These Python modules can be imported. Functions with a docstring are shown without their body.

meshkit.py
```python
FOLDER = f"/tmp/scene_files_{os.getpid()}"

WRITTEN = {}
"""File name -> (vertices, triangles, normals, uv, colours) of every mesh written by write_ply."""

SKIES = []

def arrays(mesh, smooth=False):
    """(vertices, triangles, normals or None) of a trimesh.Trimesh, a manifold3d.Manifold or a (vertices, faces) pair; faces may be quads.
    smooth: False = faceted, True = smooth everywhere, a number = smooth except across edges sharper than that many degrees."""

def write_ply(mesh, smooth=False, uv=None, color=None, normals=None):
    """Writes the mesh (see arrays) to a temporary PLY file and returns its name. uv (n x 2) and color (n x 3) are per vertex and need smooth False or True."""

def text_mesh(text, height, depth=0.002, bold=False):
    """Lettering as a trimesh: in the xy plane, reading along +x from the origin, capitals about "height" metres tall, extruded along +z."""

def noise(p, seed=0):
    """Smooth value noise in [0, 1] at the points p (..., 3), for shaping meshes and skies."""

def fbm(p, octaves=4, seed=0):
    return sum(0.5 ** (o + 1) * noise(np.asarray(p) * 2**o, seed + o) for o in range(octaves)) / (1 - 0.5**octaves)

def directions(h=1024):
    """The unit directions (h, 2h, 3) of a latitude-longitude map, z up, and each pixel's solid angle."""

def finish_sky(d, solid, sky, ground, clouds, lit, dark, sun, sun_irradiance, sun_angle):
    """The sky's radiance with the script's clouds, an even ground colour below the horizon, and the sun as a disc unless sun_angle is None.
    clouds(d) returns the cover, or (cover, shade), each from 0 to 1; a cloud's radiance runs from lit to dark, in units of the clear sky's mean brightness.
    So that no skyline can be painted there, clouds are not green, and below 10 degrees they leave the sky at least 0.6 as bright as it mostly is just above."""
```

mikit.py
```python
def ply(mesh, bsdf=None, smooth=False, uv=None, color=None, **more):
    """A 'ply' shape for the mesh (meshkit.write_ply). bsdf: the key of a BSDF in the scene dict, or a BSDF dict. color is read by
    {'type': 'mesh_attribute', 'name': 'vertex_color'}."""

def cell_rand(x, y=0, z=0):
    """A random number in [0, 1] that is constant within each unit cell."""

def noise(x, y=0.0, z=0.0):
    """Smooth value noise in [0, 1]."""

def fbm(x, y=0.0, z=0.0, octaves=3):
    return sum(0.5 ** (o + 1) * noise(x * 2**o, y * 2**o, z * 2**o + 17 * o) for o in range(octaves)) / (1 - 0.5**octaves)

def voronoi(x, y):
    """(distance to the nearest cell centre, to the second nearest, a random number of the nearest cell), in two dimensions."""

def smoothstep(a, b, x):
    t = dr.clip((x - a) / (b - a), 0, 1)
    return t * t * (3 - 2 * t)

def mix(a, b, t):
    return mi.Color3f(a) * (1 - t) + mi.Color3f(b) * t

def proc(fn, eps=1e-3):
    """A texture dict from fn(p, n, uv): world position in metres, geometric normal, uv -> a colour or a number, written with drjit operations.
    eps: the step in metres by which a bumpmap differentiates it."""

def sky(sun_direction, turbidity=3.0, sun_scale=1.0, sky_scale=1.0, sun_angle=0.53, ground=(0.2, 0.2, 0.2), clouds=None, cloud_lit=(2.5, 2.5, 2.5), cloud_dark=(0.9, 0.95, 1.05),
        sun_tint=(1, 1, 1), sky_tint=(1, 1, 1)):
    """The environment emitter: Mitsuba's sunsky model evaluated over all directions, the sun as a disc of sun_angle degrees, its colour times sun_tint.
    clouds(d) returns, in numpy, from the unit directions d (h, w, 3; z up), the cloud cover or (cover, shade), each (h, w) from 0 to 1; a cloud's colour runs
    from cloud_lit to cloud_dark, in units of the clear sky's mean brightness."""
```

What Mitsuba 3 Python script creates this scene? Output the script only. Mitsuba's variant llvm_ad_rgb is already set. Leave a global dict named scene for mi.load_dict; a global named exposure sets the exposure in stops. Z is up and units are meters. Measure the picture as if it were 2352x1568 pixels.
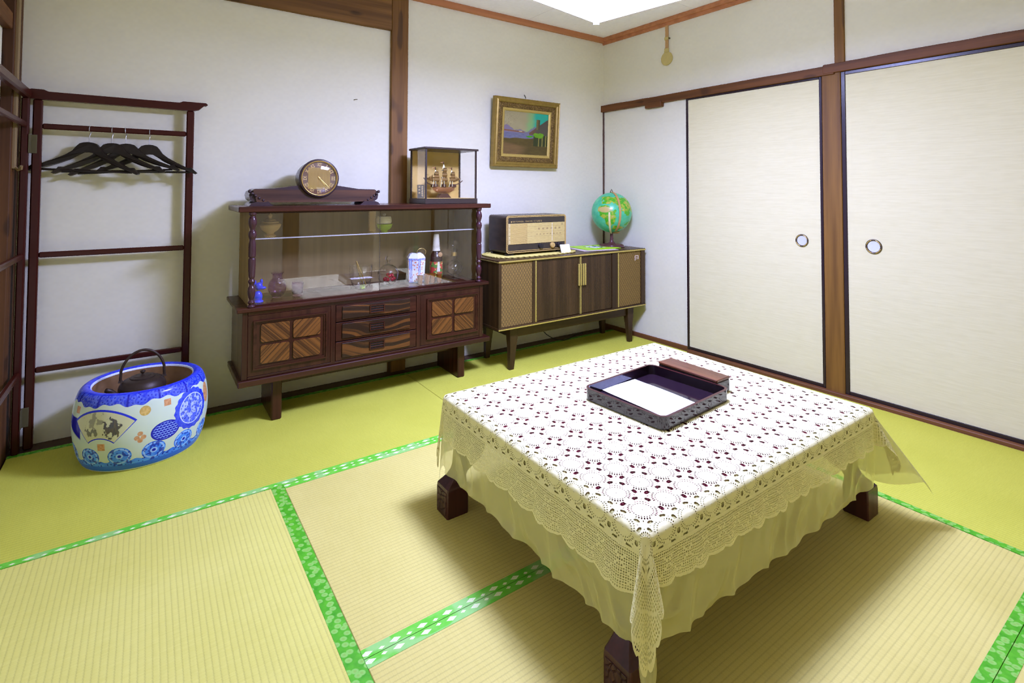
import math
import random
import numpy as np
import trimesh
import drjit as dr
import mitsuba as mi
import mikit
import meshkit
from mikit import proc, noise, fbm, voronoi, smoothstep, mix, cell_rand
from meshkit import text_mesh
from shapely import geometry as sg
from shapely import affinity, ops
from scipy.spatial import Delaunay

random.seed(4)
RNG = np.random.default_rng(11)
T = mi.ScalarTransform4f
scene = {}
labels = {}
PI = math.pi

# ------------------------------------------------------------------ camera
F_PX, CX, CY = 1206.05, 1199.11, 402.03
EYE = np.array([-3.185, -3.2598, 1.15])
_yaw, _pitch, _roll = np.radians([35.4799, 1.7402, -0.1619])
_f = np.array([math.sin(_yaw) * math.cos(_pitch), math.cos(_yaw) * math.cos(_pitch), math.sin(_pitch)])
_r = np.array([math.cos(_yaw), -math.sin(_yaw), 0.0])
_d = np.cross(_f, _r)
_down = -math.sin(_roll) * _r + math.cos(_roll) * _d
scene['camera'] = {
    'type': 'perspective', 'fov_axis': 'x', 'fov': 2 * math.degrees(math.atan(1176 / F_PX)),
    'principal_point_offset_x': (1176 - CX) / 2352, 'principal_point_offset_y': (784 - CY) / 1568,
    'near_clip': 0.02, 'far_clip': 100.0,
    'to_world': T().look_at(origin=EYE.tolist(), target=(EYE + _f).tolist(), up=(-_down).tolist())}

# ------------------------------------------------------------------ light
exposure = 1.37
LAMP_Z = 2.0                                   # underside of the square pendant lamp over the low table
LAMP_TUBE = (67.0, 75.0, 170.0)                # round cool white tube cover in the middle
LAMP_RAD = (5.0, 5.5, 10.4)                     # acrylic diffuser around it
LAMP_SIDE = (8.5, 9.2, 17.0)
LAMP_C, LAMP_H, LAMP_ROT = (-1.632, -1.725), 0.345, math.radians(9.5)


# ------------------------------------------------------------------ helpers
def B(key, d):
    scene[key] = d
    return key


def PR(key, color, rough=0.5, **kw):
    kw.setdefault('specular', 0.3)
    col = {'type': 'rgb', 'value': list(color)} if isinstance(color, (tuple, list)) else proc(color)
    d = {'type': 'principled', 'base_color': col, 'roughness': rough, **kw}
    return B(key, {'type': 'twosided', 'bsdf': d})


def BUMP(key, color, height, scale, rough=0.6, eps=1e-3, **kw):
    kw.setdefault('specular', 0.3)
    col = {'type': 'rgb', 'value': list(color)} if isinstance(color, (tuple, list)) else proc(color)
    d = {'type': 'principled', 'base_color': col, 'roughness': rough, **kw}
    return B(key, {'type': 'twosided', 'bsdf': {'type': 'bumpmap', 'tex': proc(height, eps), 'scale': scale, 'bsdf': d}})


def numbered(name):
    if name not in labels and name not in scene:
        return name
    k = 1
    while f'{name}_{k:03d}' in labels or f'{name}_{k:03d}' in scene:
        k += 1
    return f'{name}_{k:03d}'


def thing(name, label, category, group=None):
    key = numbered(name)
    labels[key] = {'label': label, 'category': category}
    if group:
        labels[key]['group'] = group
    return key


def part(parent, name, mesh, mat, smooth=False, label=None, uv=None):
    key = numbered(parent + '__' + name)
    scene[key] = mikit.ply(mesh, mat, smooth=smooth, uv=uv)
    if label:
        labels[key] = {'label': label}
    return key


def solo(name, mesh, mat, label, category, group=None, smooth=False):
    key = thing(name, label, category, group)
    scene[key] = mikit.ply(mesh, mat, smooth=smooth)
    return key


def struct(name, mesh, mat, label, smooth=False):
    key = name
    labels[key] = {'label': label, 'kind': 'structure'}
    if mesh is not None:
        scene[key] = mikit.ply(mesh, mat, smooth=smooth)
    return key


def cat(*ms):
    return trimesh.util.concatenate([m for m in ms if m is not None])


def box(x0, x1, y0, y1, z0, z1, c=0.0015):
    a, b = np.array([min(x0, x1), min(y0, y1), min(z0, z1)], float), np.array([max(x0, x1), max(y0, y1), max(z0, z1)], float)
    h, m = (b - a) / 2, (a + b) / 2
    c = min(c, h.min() * 0.45)
    if c <= 0:
        t = trimesh.creation.box(extents=2 * h)
        t.apply_translation(m)
        return t
    s = np.array([[i, j, k] for i in (-1, 1) for j in (-1, 1) for k in (-1, 1)], float)
    pts = np.vstack([s * (h - np.array(q)) for q in ((0, c, c), (c, 0, c), (c, c, 0))])
    return trimesh.convex.convex_hull(pts + m)


def hull(pts):
    return trimesh.convex.convex_hull(np.asarray(pts, float))


def xf(mesh, M):
    m = mesh.copy()
    M = np.asarray(M, float)
    v = np.asarray(m.vertices) @ M[:3, :3].T + M[:3, 3]
    f = np.asarray(m.faces)
    if np.linalg.det(M[:3, :3]) < 0:
        f = f[:, ::-1]
    return trimesh.Trimesh(v, f, process=False)


def mv(mesh, x=0, y=0, z=0, rz=0, rx=0, ry=0, s=1.0):
    R = trimesh.transformations.euler_matrix(rx, ry, rz, 'sxyz')
    R[:3, :3] *= s
    R[:3, 3] = [x, y, z]
    return xf(mesh, R)


def lathe(prof, n=40, x=0, y=0, z=0):
    p = np.array(prof, float)
    a = np.arange(n) * 2 * PI / n
    v, f, rows = [], [], []
    for r, h in p:
        if r < 1e-6:
            rows.append([len(v)] * n)
            v.append([0, 0, h])
        else:
            rows.append(list(range(len(v), len(v) + n)))
            v += [[r * math.cos(t), r * math.sin(t), h] for t in a]
    for A, C in zip(rows[:-1], rows[1:]):
        for i in range(n):
            j = (i + 1) % n
            if A[i] != A[j]:
                f.append([A[i], A[j], C[j]] if C[i] != C[j] else [A[i], A[j], C[i]])
                if C[i] != C[j]:
                    f.append([A[i], C[j], C[i]])
            elif C[i] != C[j]:
                f.append([A[i], C[j], C[i]])
    return trimesh.Trimesh(np.array(v) + [x, y, z], np.array(f), process=False)


def smoothprof(prof, k=4):
    """Catmull-Rom through the profile points."""
    p = np.array(prof, float)
    q = np.vstack([2 * p[0] - p[1], p, 2 * p[-1] - p[-2]])
    out = []
    for i in range(1, len(q) - 2):
        for t in np.arange(k) / k:
            a, b, c, d = q[i - 1], q[i], q[i + 1], q[i + 2]
            out.append(0.5 * (2 * b + (c - a) * t + (2 * a - 5 * b + 4 * c - d) * t * t + (3 * b - a - 3 * c + d) * t ** 3))
    out.append(p[-1])
    out = np.array(out)
    out[:, 0] = np.maximum(out[:, 0], 0)
    return out


def tube(pts, r, n=8, caps=True, closed=False):
    p = np.asarray(pts, float)
    m = len(p)
    rr = np.broadcast_to(np.asarray(r, float), (m,))
    t = (np.roll(p, -1, 0) - np.roll(p, 1, 0)) if closed else np.gradient(p, axis=0)
    t /= np.linalg.norm(t, axis=1, keepdims=True) + 1e-12
    ref = np.array([0, 0, 1.0]) if abs(t[0, 2]) < 0.9 else np.array([1.0, 0, 0])
    a = np.cross(t[0], ref)
    a /= np.linalg.norm(a)
    v = []
    ang = np.arange(n) * 2 * PI / n
    for i in range(m):
        a = a - t[i] * (a @ t[i])
        a /= np.linalg.norm(a)
        b = np.cross(t[i], a)
        v.append(p[i] + rr[i] * (np.cos(ang)[:, None] * a + np.sin(ang)[:, None] * b))
    v = np.vstack(v)
    f = []
    for i in range(m if closed else m - 1):
        k = (i + 1) % m
        for j in range(n):
            l = (j + 1) % n
            f += [[i * n + j, i * n + l, k * n + l], [i * n + j, k * n + l, k * n + j]]
    if caps and not closed:
        c0, c1 = len(v), len(v) + 1
        v = np.vstack([v, p[0], p[-1]])
        for j in range(n):
            l = (j + 1) % n
            f += [[c0, l, j], [c1, (m - 1) * n + j, (m - 1) * n + l]]
    return trimesh.Trimesh(v, np.array(f), process=False)


def ball(r, x, y, z, n=2, s=(1, 1, 1)):
    m = trimesh.creation.icosphere(subdivisions=n, radius=r)
    m.apply_scale(s)
    m.apply_translation([x, y, z])
    return m


def extr(poly, h):
    if not isinstance(poly, sg.base.BaseGeometry):
        poly = sg.Polygon(poly)
    return cat(*[trimesh.creation.extrude_polygon(g, h, engine='earcut') for g in getattr(poly, 'geoms', [poly])])


def exz(poly, y0, y1):
    """A polygon given in (x, z), extruded from y0 to y1."""
    m = extr(poly, abs(y1 - y0))
    return xf(m, [[1, 0, 0, 0], [0, 0, 1, min(y0, y1)], [0, 1, 0, 0], [0, 0, 0, 1]])


def eyz(poly, x0, x1):
    m = extr(poly, abs(x1 - x0))
    return xf(m, [[0, 0, 1, min(x0, x1)], [1, 0, 0, 0], [0, 1, 0, 0], [0, 0, 0, 1]])


def rrect(x0, x1, y0, y1, r, n=6):
    return sg.box(x0 + r, y0 + r, x1 - r, y1 - r).buffer(r, quad_segs=n)


def loft(sections):
    """Rings of equal length, capped."""
    n = len(sections[0])
    v = np.vstack(sections)
    f = []
    for i in range(len(sections) - 1):
        for j in range(n):
            l = (j + 1) % n
            f += [[i * n + j, i * n + l, (i + 1) * n + l], [i * n + j, (i + 1) * n + l, (i + 1) * n + j]]
    c0, c1 = len(v), len(v) + 1
    v = np.vstack([v, np.mean(sections[0], 0), np.mean(sections[-1], 0)])
    m = len(sections) - 1
    for j in range(n):
        l = (j + 1) % n
        f += [[c0, l, j], [c1, m * n + j, m * n + l]]
    return trimesh.Trimesh(v, np.array(f), process=False)


# right wall: s runs from the room corner towards the camera, o out of the wall into the room
_w = math.radians(-1.155)
RWM = np.eye(4)
RWM[:3, 0] = [-math.sin(_w), -math.cos(_w), 0]
RWM[:3, 1] = [-math.cos(_w), math.sin(_w), 0]


def rw(mesh):
    return xf(mesh, RWM)


def rwbox(s0, s1, o0, o1, z0, z1, c=0.002):
    return rw(box(s0, s1, o0, o1, z0, z1, c))


# ------------------------------------------------------------------ materials
def wood(ca, cb, ax, fr=1.0, knots=0.0):
    def f(p, n, uv):
        a = [p.x, p.y, p.z]
        g = a[ax]
        o = [a[i] for i in range(3) if i != ax]
        w = fbm(g * 1.3 * fr, o[0] * 26 * fr, o[1] * 26 * fr)
        r = noise(g * 9 * fr, o[0] * 240 * fr, o[1] * 240 * fr)
        t = dr.clip(0.75 * smoothstep(0.25, 0.75, w) + 0.35 * r - 0.05, 0, 1)
        c = mix(ca, cb, t)
        if knots:
            k = noise(g * 7 + 3.1, (o[0] + o[1]) * 18)
            c = c * (1 - knots * smoothstep(0.80, 0.92, k))
        return c
    return f


def plaster(ca, cb, sp=0.0):
    def f(p, n, uv):
        t = 0.5 * fbm(p.x * 3, p.y * 3, p.z * 3) + 0.5 * fbm(p.x * 60, p.y * 60, p.z * 60, 2)
        c = mix(ca, cb, t)
        if sp:
            c = c * (1 - sp * smoothstep(0.80, 0.86, noise(p.x * 130, p.y * 130, p.z * 130)))
        return c
    return f


PR('mat_plaster', plaster((0.61, 0.580, 0.400), (0.68, 0.650, 0.460)), 0.9, specular=0.2)
PR('mat_plaster_tan', plaster((0.52, 0.45, 0.22), (0.60, 0.52, 0.28)), 0.9, specular=0.2)  # tan picked for the unseen near wall to warm the bounced light
PR('mat_ceiling', plaster((0.70, 0.665, 0.60), (0.80, 0.765, 0.70), 0.2), 0.95, specular=0.1)
PR('mat_post', wood((0.105, 0.043, 0.005), (0.215, 0.100, 0.014), 2, 1.0, 0.5), 0.6)
PR('mat_beam', wood((0.085, 0.035, 0.005), (0.175, 0.080, 0.013), 0, 1.0, 0.5), 0.6)
PR('mat_lintel', wood((0.070, 0.024, 0.0045), (0.145, 0.052, 0.010), 1, 1.0, 0.4), 0.6)
PR('mat_post_shaded', wood((0.045, 0.015, 0.003), (0.10, 0.038, 0.007), 2, 1.0, 0.5), 0.6)  # post wood darkened: the shade in that corner is put into its colour
PR('mat_batten', (0.22, 0.15, 0.06), 0.6)
PR('mat_trim', wood((0.36, 0.14, 0.05), (0.46, 0.19, 0.07), 0, 1.0, 0.2), 0.55)
PR('mat_sill', wood((0.10, 0.036, 0.011), (0.16, 0.062, 0.018), 1), 0.5)
PR('mat_darkboard', wood((0.05, 0.025, 0.012), (0.09, 0.045, 0.02), 0), 0.6)
PR('mat_lacquerframe', (0.014, 0.004, 0.006), 0.22, clearcoat=0.6)


def fusuma(p, n, uv):
    f1 = fbm(p.y * 6, p.z * 420, 1.0, 2)
    f2 = fbm(p.y * 22, p.z * 160, 5.0, 2)
    return mix((0.575, 0.520, 0.275), (0.655, 0.60, 0.345), 0.5 * f1 + 0.5 * f2)


PR('mat_fusuma', fusuma, 0.85, specular=0.2)
PITCH = 0.0148


def tatami(ca, cb, axis):
    def f(p, n, uv):
        a, b = (p.y, p.x) if axis == 0 else (p.x, p.y)     # a across the ribs, b along them
        rib = a / PITCH
        fr = rib - dr.floor(rib)
        line = smoothstep(0.30, 0.5, dr.abs(fr - 0.5))
        fib = noise(b * 700, a * 40) * 0.6 + noise(b * 2600, dr.floor(rib) * 7.3) * 0.4
        big = fbm(p.x * 5, p.y * 5)
        c = mix(ca, cb, dr.clip(0.5 * fib + 0.5 * big, 0, 1))
        weave = 0.5 + 0.5 * dr.sin(b * 2 * PI / 0.0095 + dr.floor(rib) * PI)
        return c * (1 - line * (0.10 + 0.10 * weave))
    return f


def tatami_h(axis):
    def f(p, n, uv):
        a = p.y if axis == 0 else p.x
        b = p.x if axis == 0 else p.y
        rib = a / PITCH
        fr = rib - dr.floor(rib)
        k = dr.floor(rib)
        return dr.sqrt(dr.maximum(1 - dr.square(2 * fr - 1), 0.02)) + 0.25 * dr.sin(b * 2 * PI / 0.0095 + k * PI)
    return f


for _k, _ca, _cb in (('a', (0.39, 0.38, 0.034), (0.485, 0.47, 0.056)), ('b', (0.45, 0.38, 0.082), (0.55, 0.475, 0.13)), ('c', (0.48, 0.44, 0.075), (0.585, 0.54, 0.13))):  # kinds differ because the lamp's fall-off is painted into the straw colour
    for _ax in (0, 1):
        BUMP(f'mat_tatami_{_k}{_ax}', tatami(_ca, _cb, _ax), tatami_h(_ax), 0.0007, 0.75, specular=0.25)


def border_diamond(yc):
    """Woven edging with rows of white lozenges, running along x, rows 11 mm from the seam at yc."""
    def f(p, n, uv):
        v = dr.abs(p.y - yc) - 0.0125
        per = 0.0745
        u = (p.x / per - dr.floor(p.x / per)) - 0.5
        big = dr.abs(u * per) / 0.017 + dr.abs(v) / 0.0085
        u2 = (p.x / per + 0.5 - dr.floor(p.x / per + 0.5)) - 0.5
        sm = dr.abs(u2 * per) / 0.009 + dr.abs(v + 0.003) / 0.0052
        inner = dr.abs(dr.abs(big - 0.45) - 0.06)
        g = mix((0.075, 0.42, 0.008), (0.16, 0.46, 0.045), fbm(p.x * 45, p.y * 90))
        g = mix(g, (0.25, 0.46, 0.12), 0.8 * smoothstep(0.52, 0.7, noise(p.x * 27 + 4, p.y * 30)))
        w = dr.maximum(1 - smoothstep(0.85, 1.0, big), 1 - smoothstep(0.85, 1.0, sm))
        w = w * (1 - 0.35 * (1 - smoothstep(0.0, 0.06, inner)))
        return mix(g, (0.60, 0.64, 0.33), w)
    return f


def border_floral(p, n, uv):
    along, across = p.y, p.x
    d, e, r = voronoi(along * 46 + across * 9, across * 44)
    g = mix((0.030, 0.24, 0.003), (0.09, 0.37, 0.010), fbm(p.x * 60, p.y * 60))
    g = mix(g, (0.20, 0.43, 0.065), 0.9 * (1 - smoothstep(0.30, 0.44, d)))
    return mix(g, (0.19, 0.32, 0.04), 0.6 * (1 - smoothstep(0.10, 0.20, d)))


PR('mat_border_diamond_a', border_diamond(-1.02), 0.6)
PR('mat_border_diamond_b', border_diamond(-1.96), 0.6)
PR('mat_border_floral', border_floral, 0.6)

PR('mat_redwood_x', wood((0.022, 0.0050, 0.0026), (0.052, 0.0135, 0.0058), 0, 1.4), 0.24, clearcoat=0.25, clearcoat_gloss=0.9, specular=0.25)
PR('mat_redwood_z', wood((0.022, 0.0050, 0.0026), (0.052, 0.0135, 0.0058), 2, 1.4), 0.24, clearcoat=0.25, clearcoat_gloss=0.9, specular=0.25)
PR('mat_redwood_y', wood((0.022, 0.0050, 0.0026), (0.052, 0.0135, 0.0058), 1, 1.4), 0.24, clearcoat=0.25, clearcoat_gloss=0.9, specular=0.25)
PR('mat_turned', (0.036, 0.006, 0.009), 0.15, clearcoat=0.8)


def inlay(sgn):
    def f(p, n, uv):
        a = (p.x + sgn * p.z) * 0.7071
        t = noise(a * 190, 3.0) * 0.6 + noise(a * 520, 7.0) * 0.4
        return mix((0.050, 0.016, 0.003), (0.160, 0.058, 0.009), smoothstep(0.2, 0.8, t))
    return f


PR('mat_inlay_a', inlay(1.0), 0.3, clearcoat=0.4)
PR('mat_inlay_b', inlay(-1.0), 0.3, clearcoat=0.4)


def rosewood(p, n, uv):
    w = p.z + 0.025 * dr.sin(p.x * 9 + 2 * noise(p.x * 5, p.z * 9)) + 0.02 * fbm(p.x * 5, p.z * 14)
    t = noise(w * 75, p.x * 2.0) * 0.7 + noise(w * 260, p.x * 4) * 0.3
    return mix((0.020, 0.007, 0.0025), (0.115, 0.040, 0.007), smoothstep(0.42, 0.80, t))


PR('mat_rosewood', rosewood, 0.25, clearcoat=0.4)
PR('mat_backpanel', wood((0.16, 0.105, 0.032), (0.21, 0.14, 0.045), 2), 0.7)
PR('mat_walnut_x', wood((0.028, 0.014, 0.0045), (0.062, 0.032, 0.0095), 0, 1.2), 0.35)
PR('mat_walnut_z', wood((0.028, 0.014, 0.0045), (0.062, 0.032, 0.0095), 2, 1.2), 0.35)
PR('mat_walnut_y', wood((0.018, 0.010, 0.005), (0.04, 0.022, 0.011), 1, 1.2), 0.3)


def grille(p, n, uv):
    u, v = p.x / 0.0215, p.z / 0.031
    a, b = u + v, u - v
    da = dr.abs(a - dr.floor(a) - 0.5)
    db = dr.abs(b - dr.floor(b) - 0.5)
    th = noise(p.x * 900, p.z * 500)
    c = mix((0.13, 0.075, 0.016), (0.27, 0.17, 0.036), th)
    line = dr.maximum(1 - smoothstep(0.07, 0.13, da), 1 - smoothstep(0.07, 0.13, db))
    return mix(c, (0.05, 0.026, 0.008), 0.75 * line)


PR('mat_grille', grille, 0.8)
PR('mat_brass', (0.60, 0.48, 0.13), 0.35, metallic=0.75)
PR('mat_gold', (0.62, 0.43, 0.12), 0.32, metallic=0.8)
PR('mat_goldleaf', (0.55, 0.38, 0.12), 0.5, metallic=0.35)
PR('mat_steel', (0.72, 0.72, 0.74), 0.2, metallic=1.0)
PR('mat_rack', (0.038, 0.0050, 0.0020), 0.28, clearcoat=0.12, specular=0.25)
PR('mat_hanger', wood((0.008, 0.005, 0.0025), (0.018, 0.011, 0.005), 0), 0.35)
PR('mat_hinge', (0.10, 0.085, 0.035), 0.5, metallic=0.3)
PR('mat_black', (0.012, 0.010, 0.010), 0.35)
PR('mat_blackgloss', (0.010, 0.008, 0.009), 0.12, clearcoat=0.8)
PR('mat_white', (0.80, 0.80, 0.80), 0.5)
PR('mat_paper', (0.88, 0.88, 0.88), 0.8)
B('mat_pane', {'type': 'thindielectric', 'int_ior': 1.62})
B('mat_clearpane', {'type': 'thindielectric', 'int_ior': 1.3})
B('mat_glass', {'type': 'dielectric', 'int_ior': 1.5})

# ------------------------------------------------------------------ the room
XL, YF, ZC = -3.70, -4.25, 2.465
struct('wall_back', box(XL - 0.1, 0.15, 0.0, 0.1, -0.05, ZC + 0.1, 0), 'mat_plaster', 'white plastered wall behind the glass fronted cabinet and the clothes rack')
struct('wall_right', rwbox(-0.05, 4.6, -0.1, 0.0, -0.05, ZC + 0.1, 0), 'mat_plaster', 'white plastered wall above and beside the sliding paper doors')
struct('wall_left', box(XL - 0.1, XL, YF, 0.0, -0.05, ZC + 0.1, 0), 'mat_plaster', 'white plastered wall behind the left leaf of the clothes rack')
struct('wall_front', box(XL - 0.1, 0.3, YF - 0.1, YF, -0.05, ZC + 0.1, 0), 'mat_plaster_tan', 'plastered wall on the near side of the room')
struct('floor', box(XL - 0.1, 0.3, YF - 0.1, 0.1, -0.10, -0.032, 0), 'mat_darkboard', 'tatami floor with green cloth edged straw mats')
struct('ceiling', box(XL - 0.1, 0.3, YF - 0.1, 0.1, ZC + 0.012, ZC + 0.1, 0), 'mat_ceiling', 'pale speckled board ceiling')
for i in range(5):
    for j in range(5):
        x0, x1 = max(-0.93 * i - 0.93 + 0.1, XL), min(-0.93 * i + 0.1, 0.12)
        y0, y1 = max(-0.93 * j - 0.93, YF), -0.93 * j
        if x1 - x0 > 0.05:
            part('ceiling', 'panel', box(x0 + 0.0012, x1 - 0.0012, y0 + 0.0012, y1 - 0.0012, ZC, ZC + 0.012, 0.001), 'mat_ceiling')

# tatami mats: straw top, rounded slightly at the rim, cloth edging along the long sides
BORD = 0.030


def tatami_mat(x0, x1, y0, y1, kind, axis, edges, bmats, skew=(0, 0)):
    """axis 0: the mat lies along x. skew: how far the x1 side is moved at (y1, y0)."""
    key = numbered('floor__tatami_mat')
    g = 0.0008
    c = [[x0 + g, y0 + g], [x1 - g + skew[1], y0 + g], [x1 - g + skew[0], y1 - g], [x0 + g, y1 - g]]
    pts = [[*q, z] for q in c for z in (-0.032, -0.0015)] + [[q[0] + 0.0015 * sx, q[1] + 0.0015 * sy, 0.0] for q, (sx, sy) in zip(c, ((1, 1), (-1, 1), (-1, -1), (1, -1)))]
    scene[key] = mikit.ply(hull(pts), f'mat_tatami_{kind}{axis}')
    e = 0.0009
    for side, bm in zip(edges, bmats):
        if side == 'n':
            q = [[x0, y1 - BORD], [x1, y1 - BORD], [x1, y1 - g], [x0, y1 - g]]
        elif side == 's':
            q = [[x0, y0 + g], [x1, y0 + g], [x1, y0 + BORD], [x0, y0 + BORD]]
        elif side == 'w':
            q = [[x0 + g, y0], [x0 + BORD, y0], [x0 + BORD, y1], [x0 + g, y1]]
        else:
            q = [[x1 - BORD * 1.5 + skew[1], y0], [x1 - g + skew[1], y0], [x1 - g + skew[0], y1], [x1 - BORD * 1.5 + skew[0], y1]]
        pts = [[a, b, z] for a, b in q for z in (-0.006, e)]
        part(key, 'cloth_edge', hull(pts), bm)
    return key


XA, XB, XR = -2.760, -0.905, 0.020
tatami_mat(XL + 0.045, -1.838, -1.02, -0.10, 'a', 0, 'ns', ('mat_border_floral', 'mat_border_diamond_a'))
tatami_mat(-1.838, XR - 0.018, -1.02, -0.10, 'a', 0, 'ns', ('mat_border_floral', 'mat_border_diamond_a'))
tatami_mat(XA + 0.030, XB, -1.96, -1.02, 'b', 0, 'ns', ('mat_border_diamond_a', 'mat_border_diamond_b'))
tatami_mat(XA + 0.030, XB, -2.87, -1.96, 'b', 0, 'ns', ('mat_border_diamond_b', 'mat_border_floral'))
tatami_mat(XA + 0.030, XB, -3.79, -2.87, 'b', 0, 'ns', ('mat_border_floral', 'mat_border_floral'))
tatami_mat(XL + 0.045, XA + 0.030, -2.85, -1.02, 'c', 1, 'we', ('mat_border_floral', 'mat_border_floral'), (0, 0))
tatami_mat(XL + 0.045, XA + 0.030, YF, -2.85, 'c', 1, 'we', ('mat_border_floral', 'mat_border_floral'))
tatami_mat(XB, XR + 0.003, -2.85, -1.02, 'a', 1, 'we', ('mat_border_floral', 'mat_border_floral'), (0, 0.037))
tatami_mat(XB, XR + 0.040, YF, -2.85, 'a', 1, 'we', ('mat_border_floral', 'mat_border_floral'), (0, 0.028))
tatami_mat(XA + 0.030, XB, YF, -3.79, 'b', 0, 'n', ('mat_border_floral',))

# boards and posts
struct('baseboard_back', box(XL, 0.0, -0.10, 0.0, -0.03, -0.004, 0.001), 'mat_darkboard', 'dark floor board between the mats and the back wall')
struct('baseboard_right', rwbox(0.0, 0.862, 0.0, 0.012, -0.03, 0.034, 0.002), 'mat_sill', 'low brown skirting under the white wall at the room corner')


def rough(mesh, amp, seed=0, f=9.0):
    m = mesh.subdivide_to_size(0.06) if hasattr(mesh, 'subdivide_to_size') else mesh
    d = meshkit.noise(np.asarray(m.vertices) * f, seed) - 0.5
    v = np.asarray(m.vertices)
    c = v.mean(0)
    n = (v - c)
    k = np.argmin(np.ptp(v, axis=0))
    n[:, k] *= 0.2
    m.vertices = v + d[:, None] * amp * np.sign(n)
    return m


struct('trim_1', box(-1.917, -1.805, -0.030, 0.03, -0.03, ZC, 0.003), 'mat_post', 'brown timber post on the back wall beside the ship case')
struct('trim_2', rough(box(XL, -1.917, -0.028, 0.03, 2.188, ZC, 0.003), 0.004, 2), 'mat_beam', 'wide brown timber beam under the ceiling over the clothes rack')
struct('trim_3', box(-1.805, 0.0, -0.030, 0.0, 2.422, ZC, 0.002), 'mat_trim', 'narrow reddish ceiling trim over the painting')
struct('trim_4', cat(rwbox(0.0, 4.5, 0.0, 0.032, 2.432, ZC, 0.002), rwbox(0.0, 4.5, 0.0, 0.016, 2.408, 2.434, 0.002)), 'mat_trim', 'stepped reddish ceiling trim over the sliding doors')
struct('trim_5', cat(rwbox(1.788, 1.890, -0.02, 0.022, -0.03, 1.84, 0.003), ), 'mat_post', 'brown timber post between the two sliding paper doors')
struct('trim_6', cat(rw(rough(box(-0.012, 1.86, 0.0, 0.034, 1.826, 1.881, 0.003), 0.004, 5)), rw(rough(box(1.80, 4.5, 0.0, 0.036, 1.834, 1.888, 0.003), 0.004, 6))), 'mat_lintel', 'long rough brown lintel over the sliding doors')
part('trim_6', 'block', rwbox(0.486, 0.640, 0.002, 0.044, 1.797, 1.84, 0.003), 'mat_lintel')
struct('trim_7', rwbox(1.856, 1.909, 0.0, 0.014, 1.885, ZC - 0.03, 0.002), 'mat_post', 'thin brown upright from the lintel to the ceiling')
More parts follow.
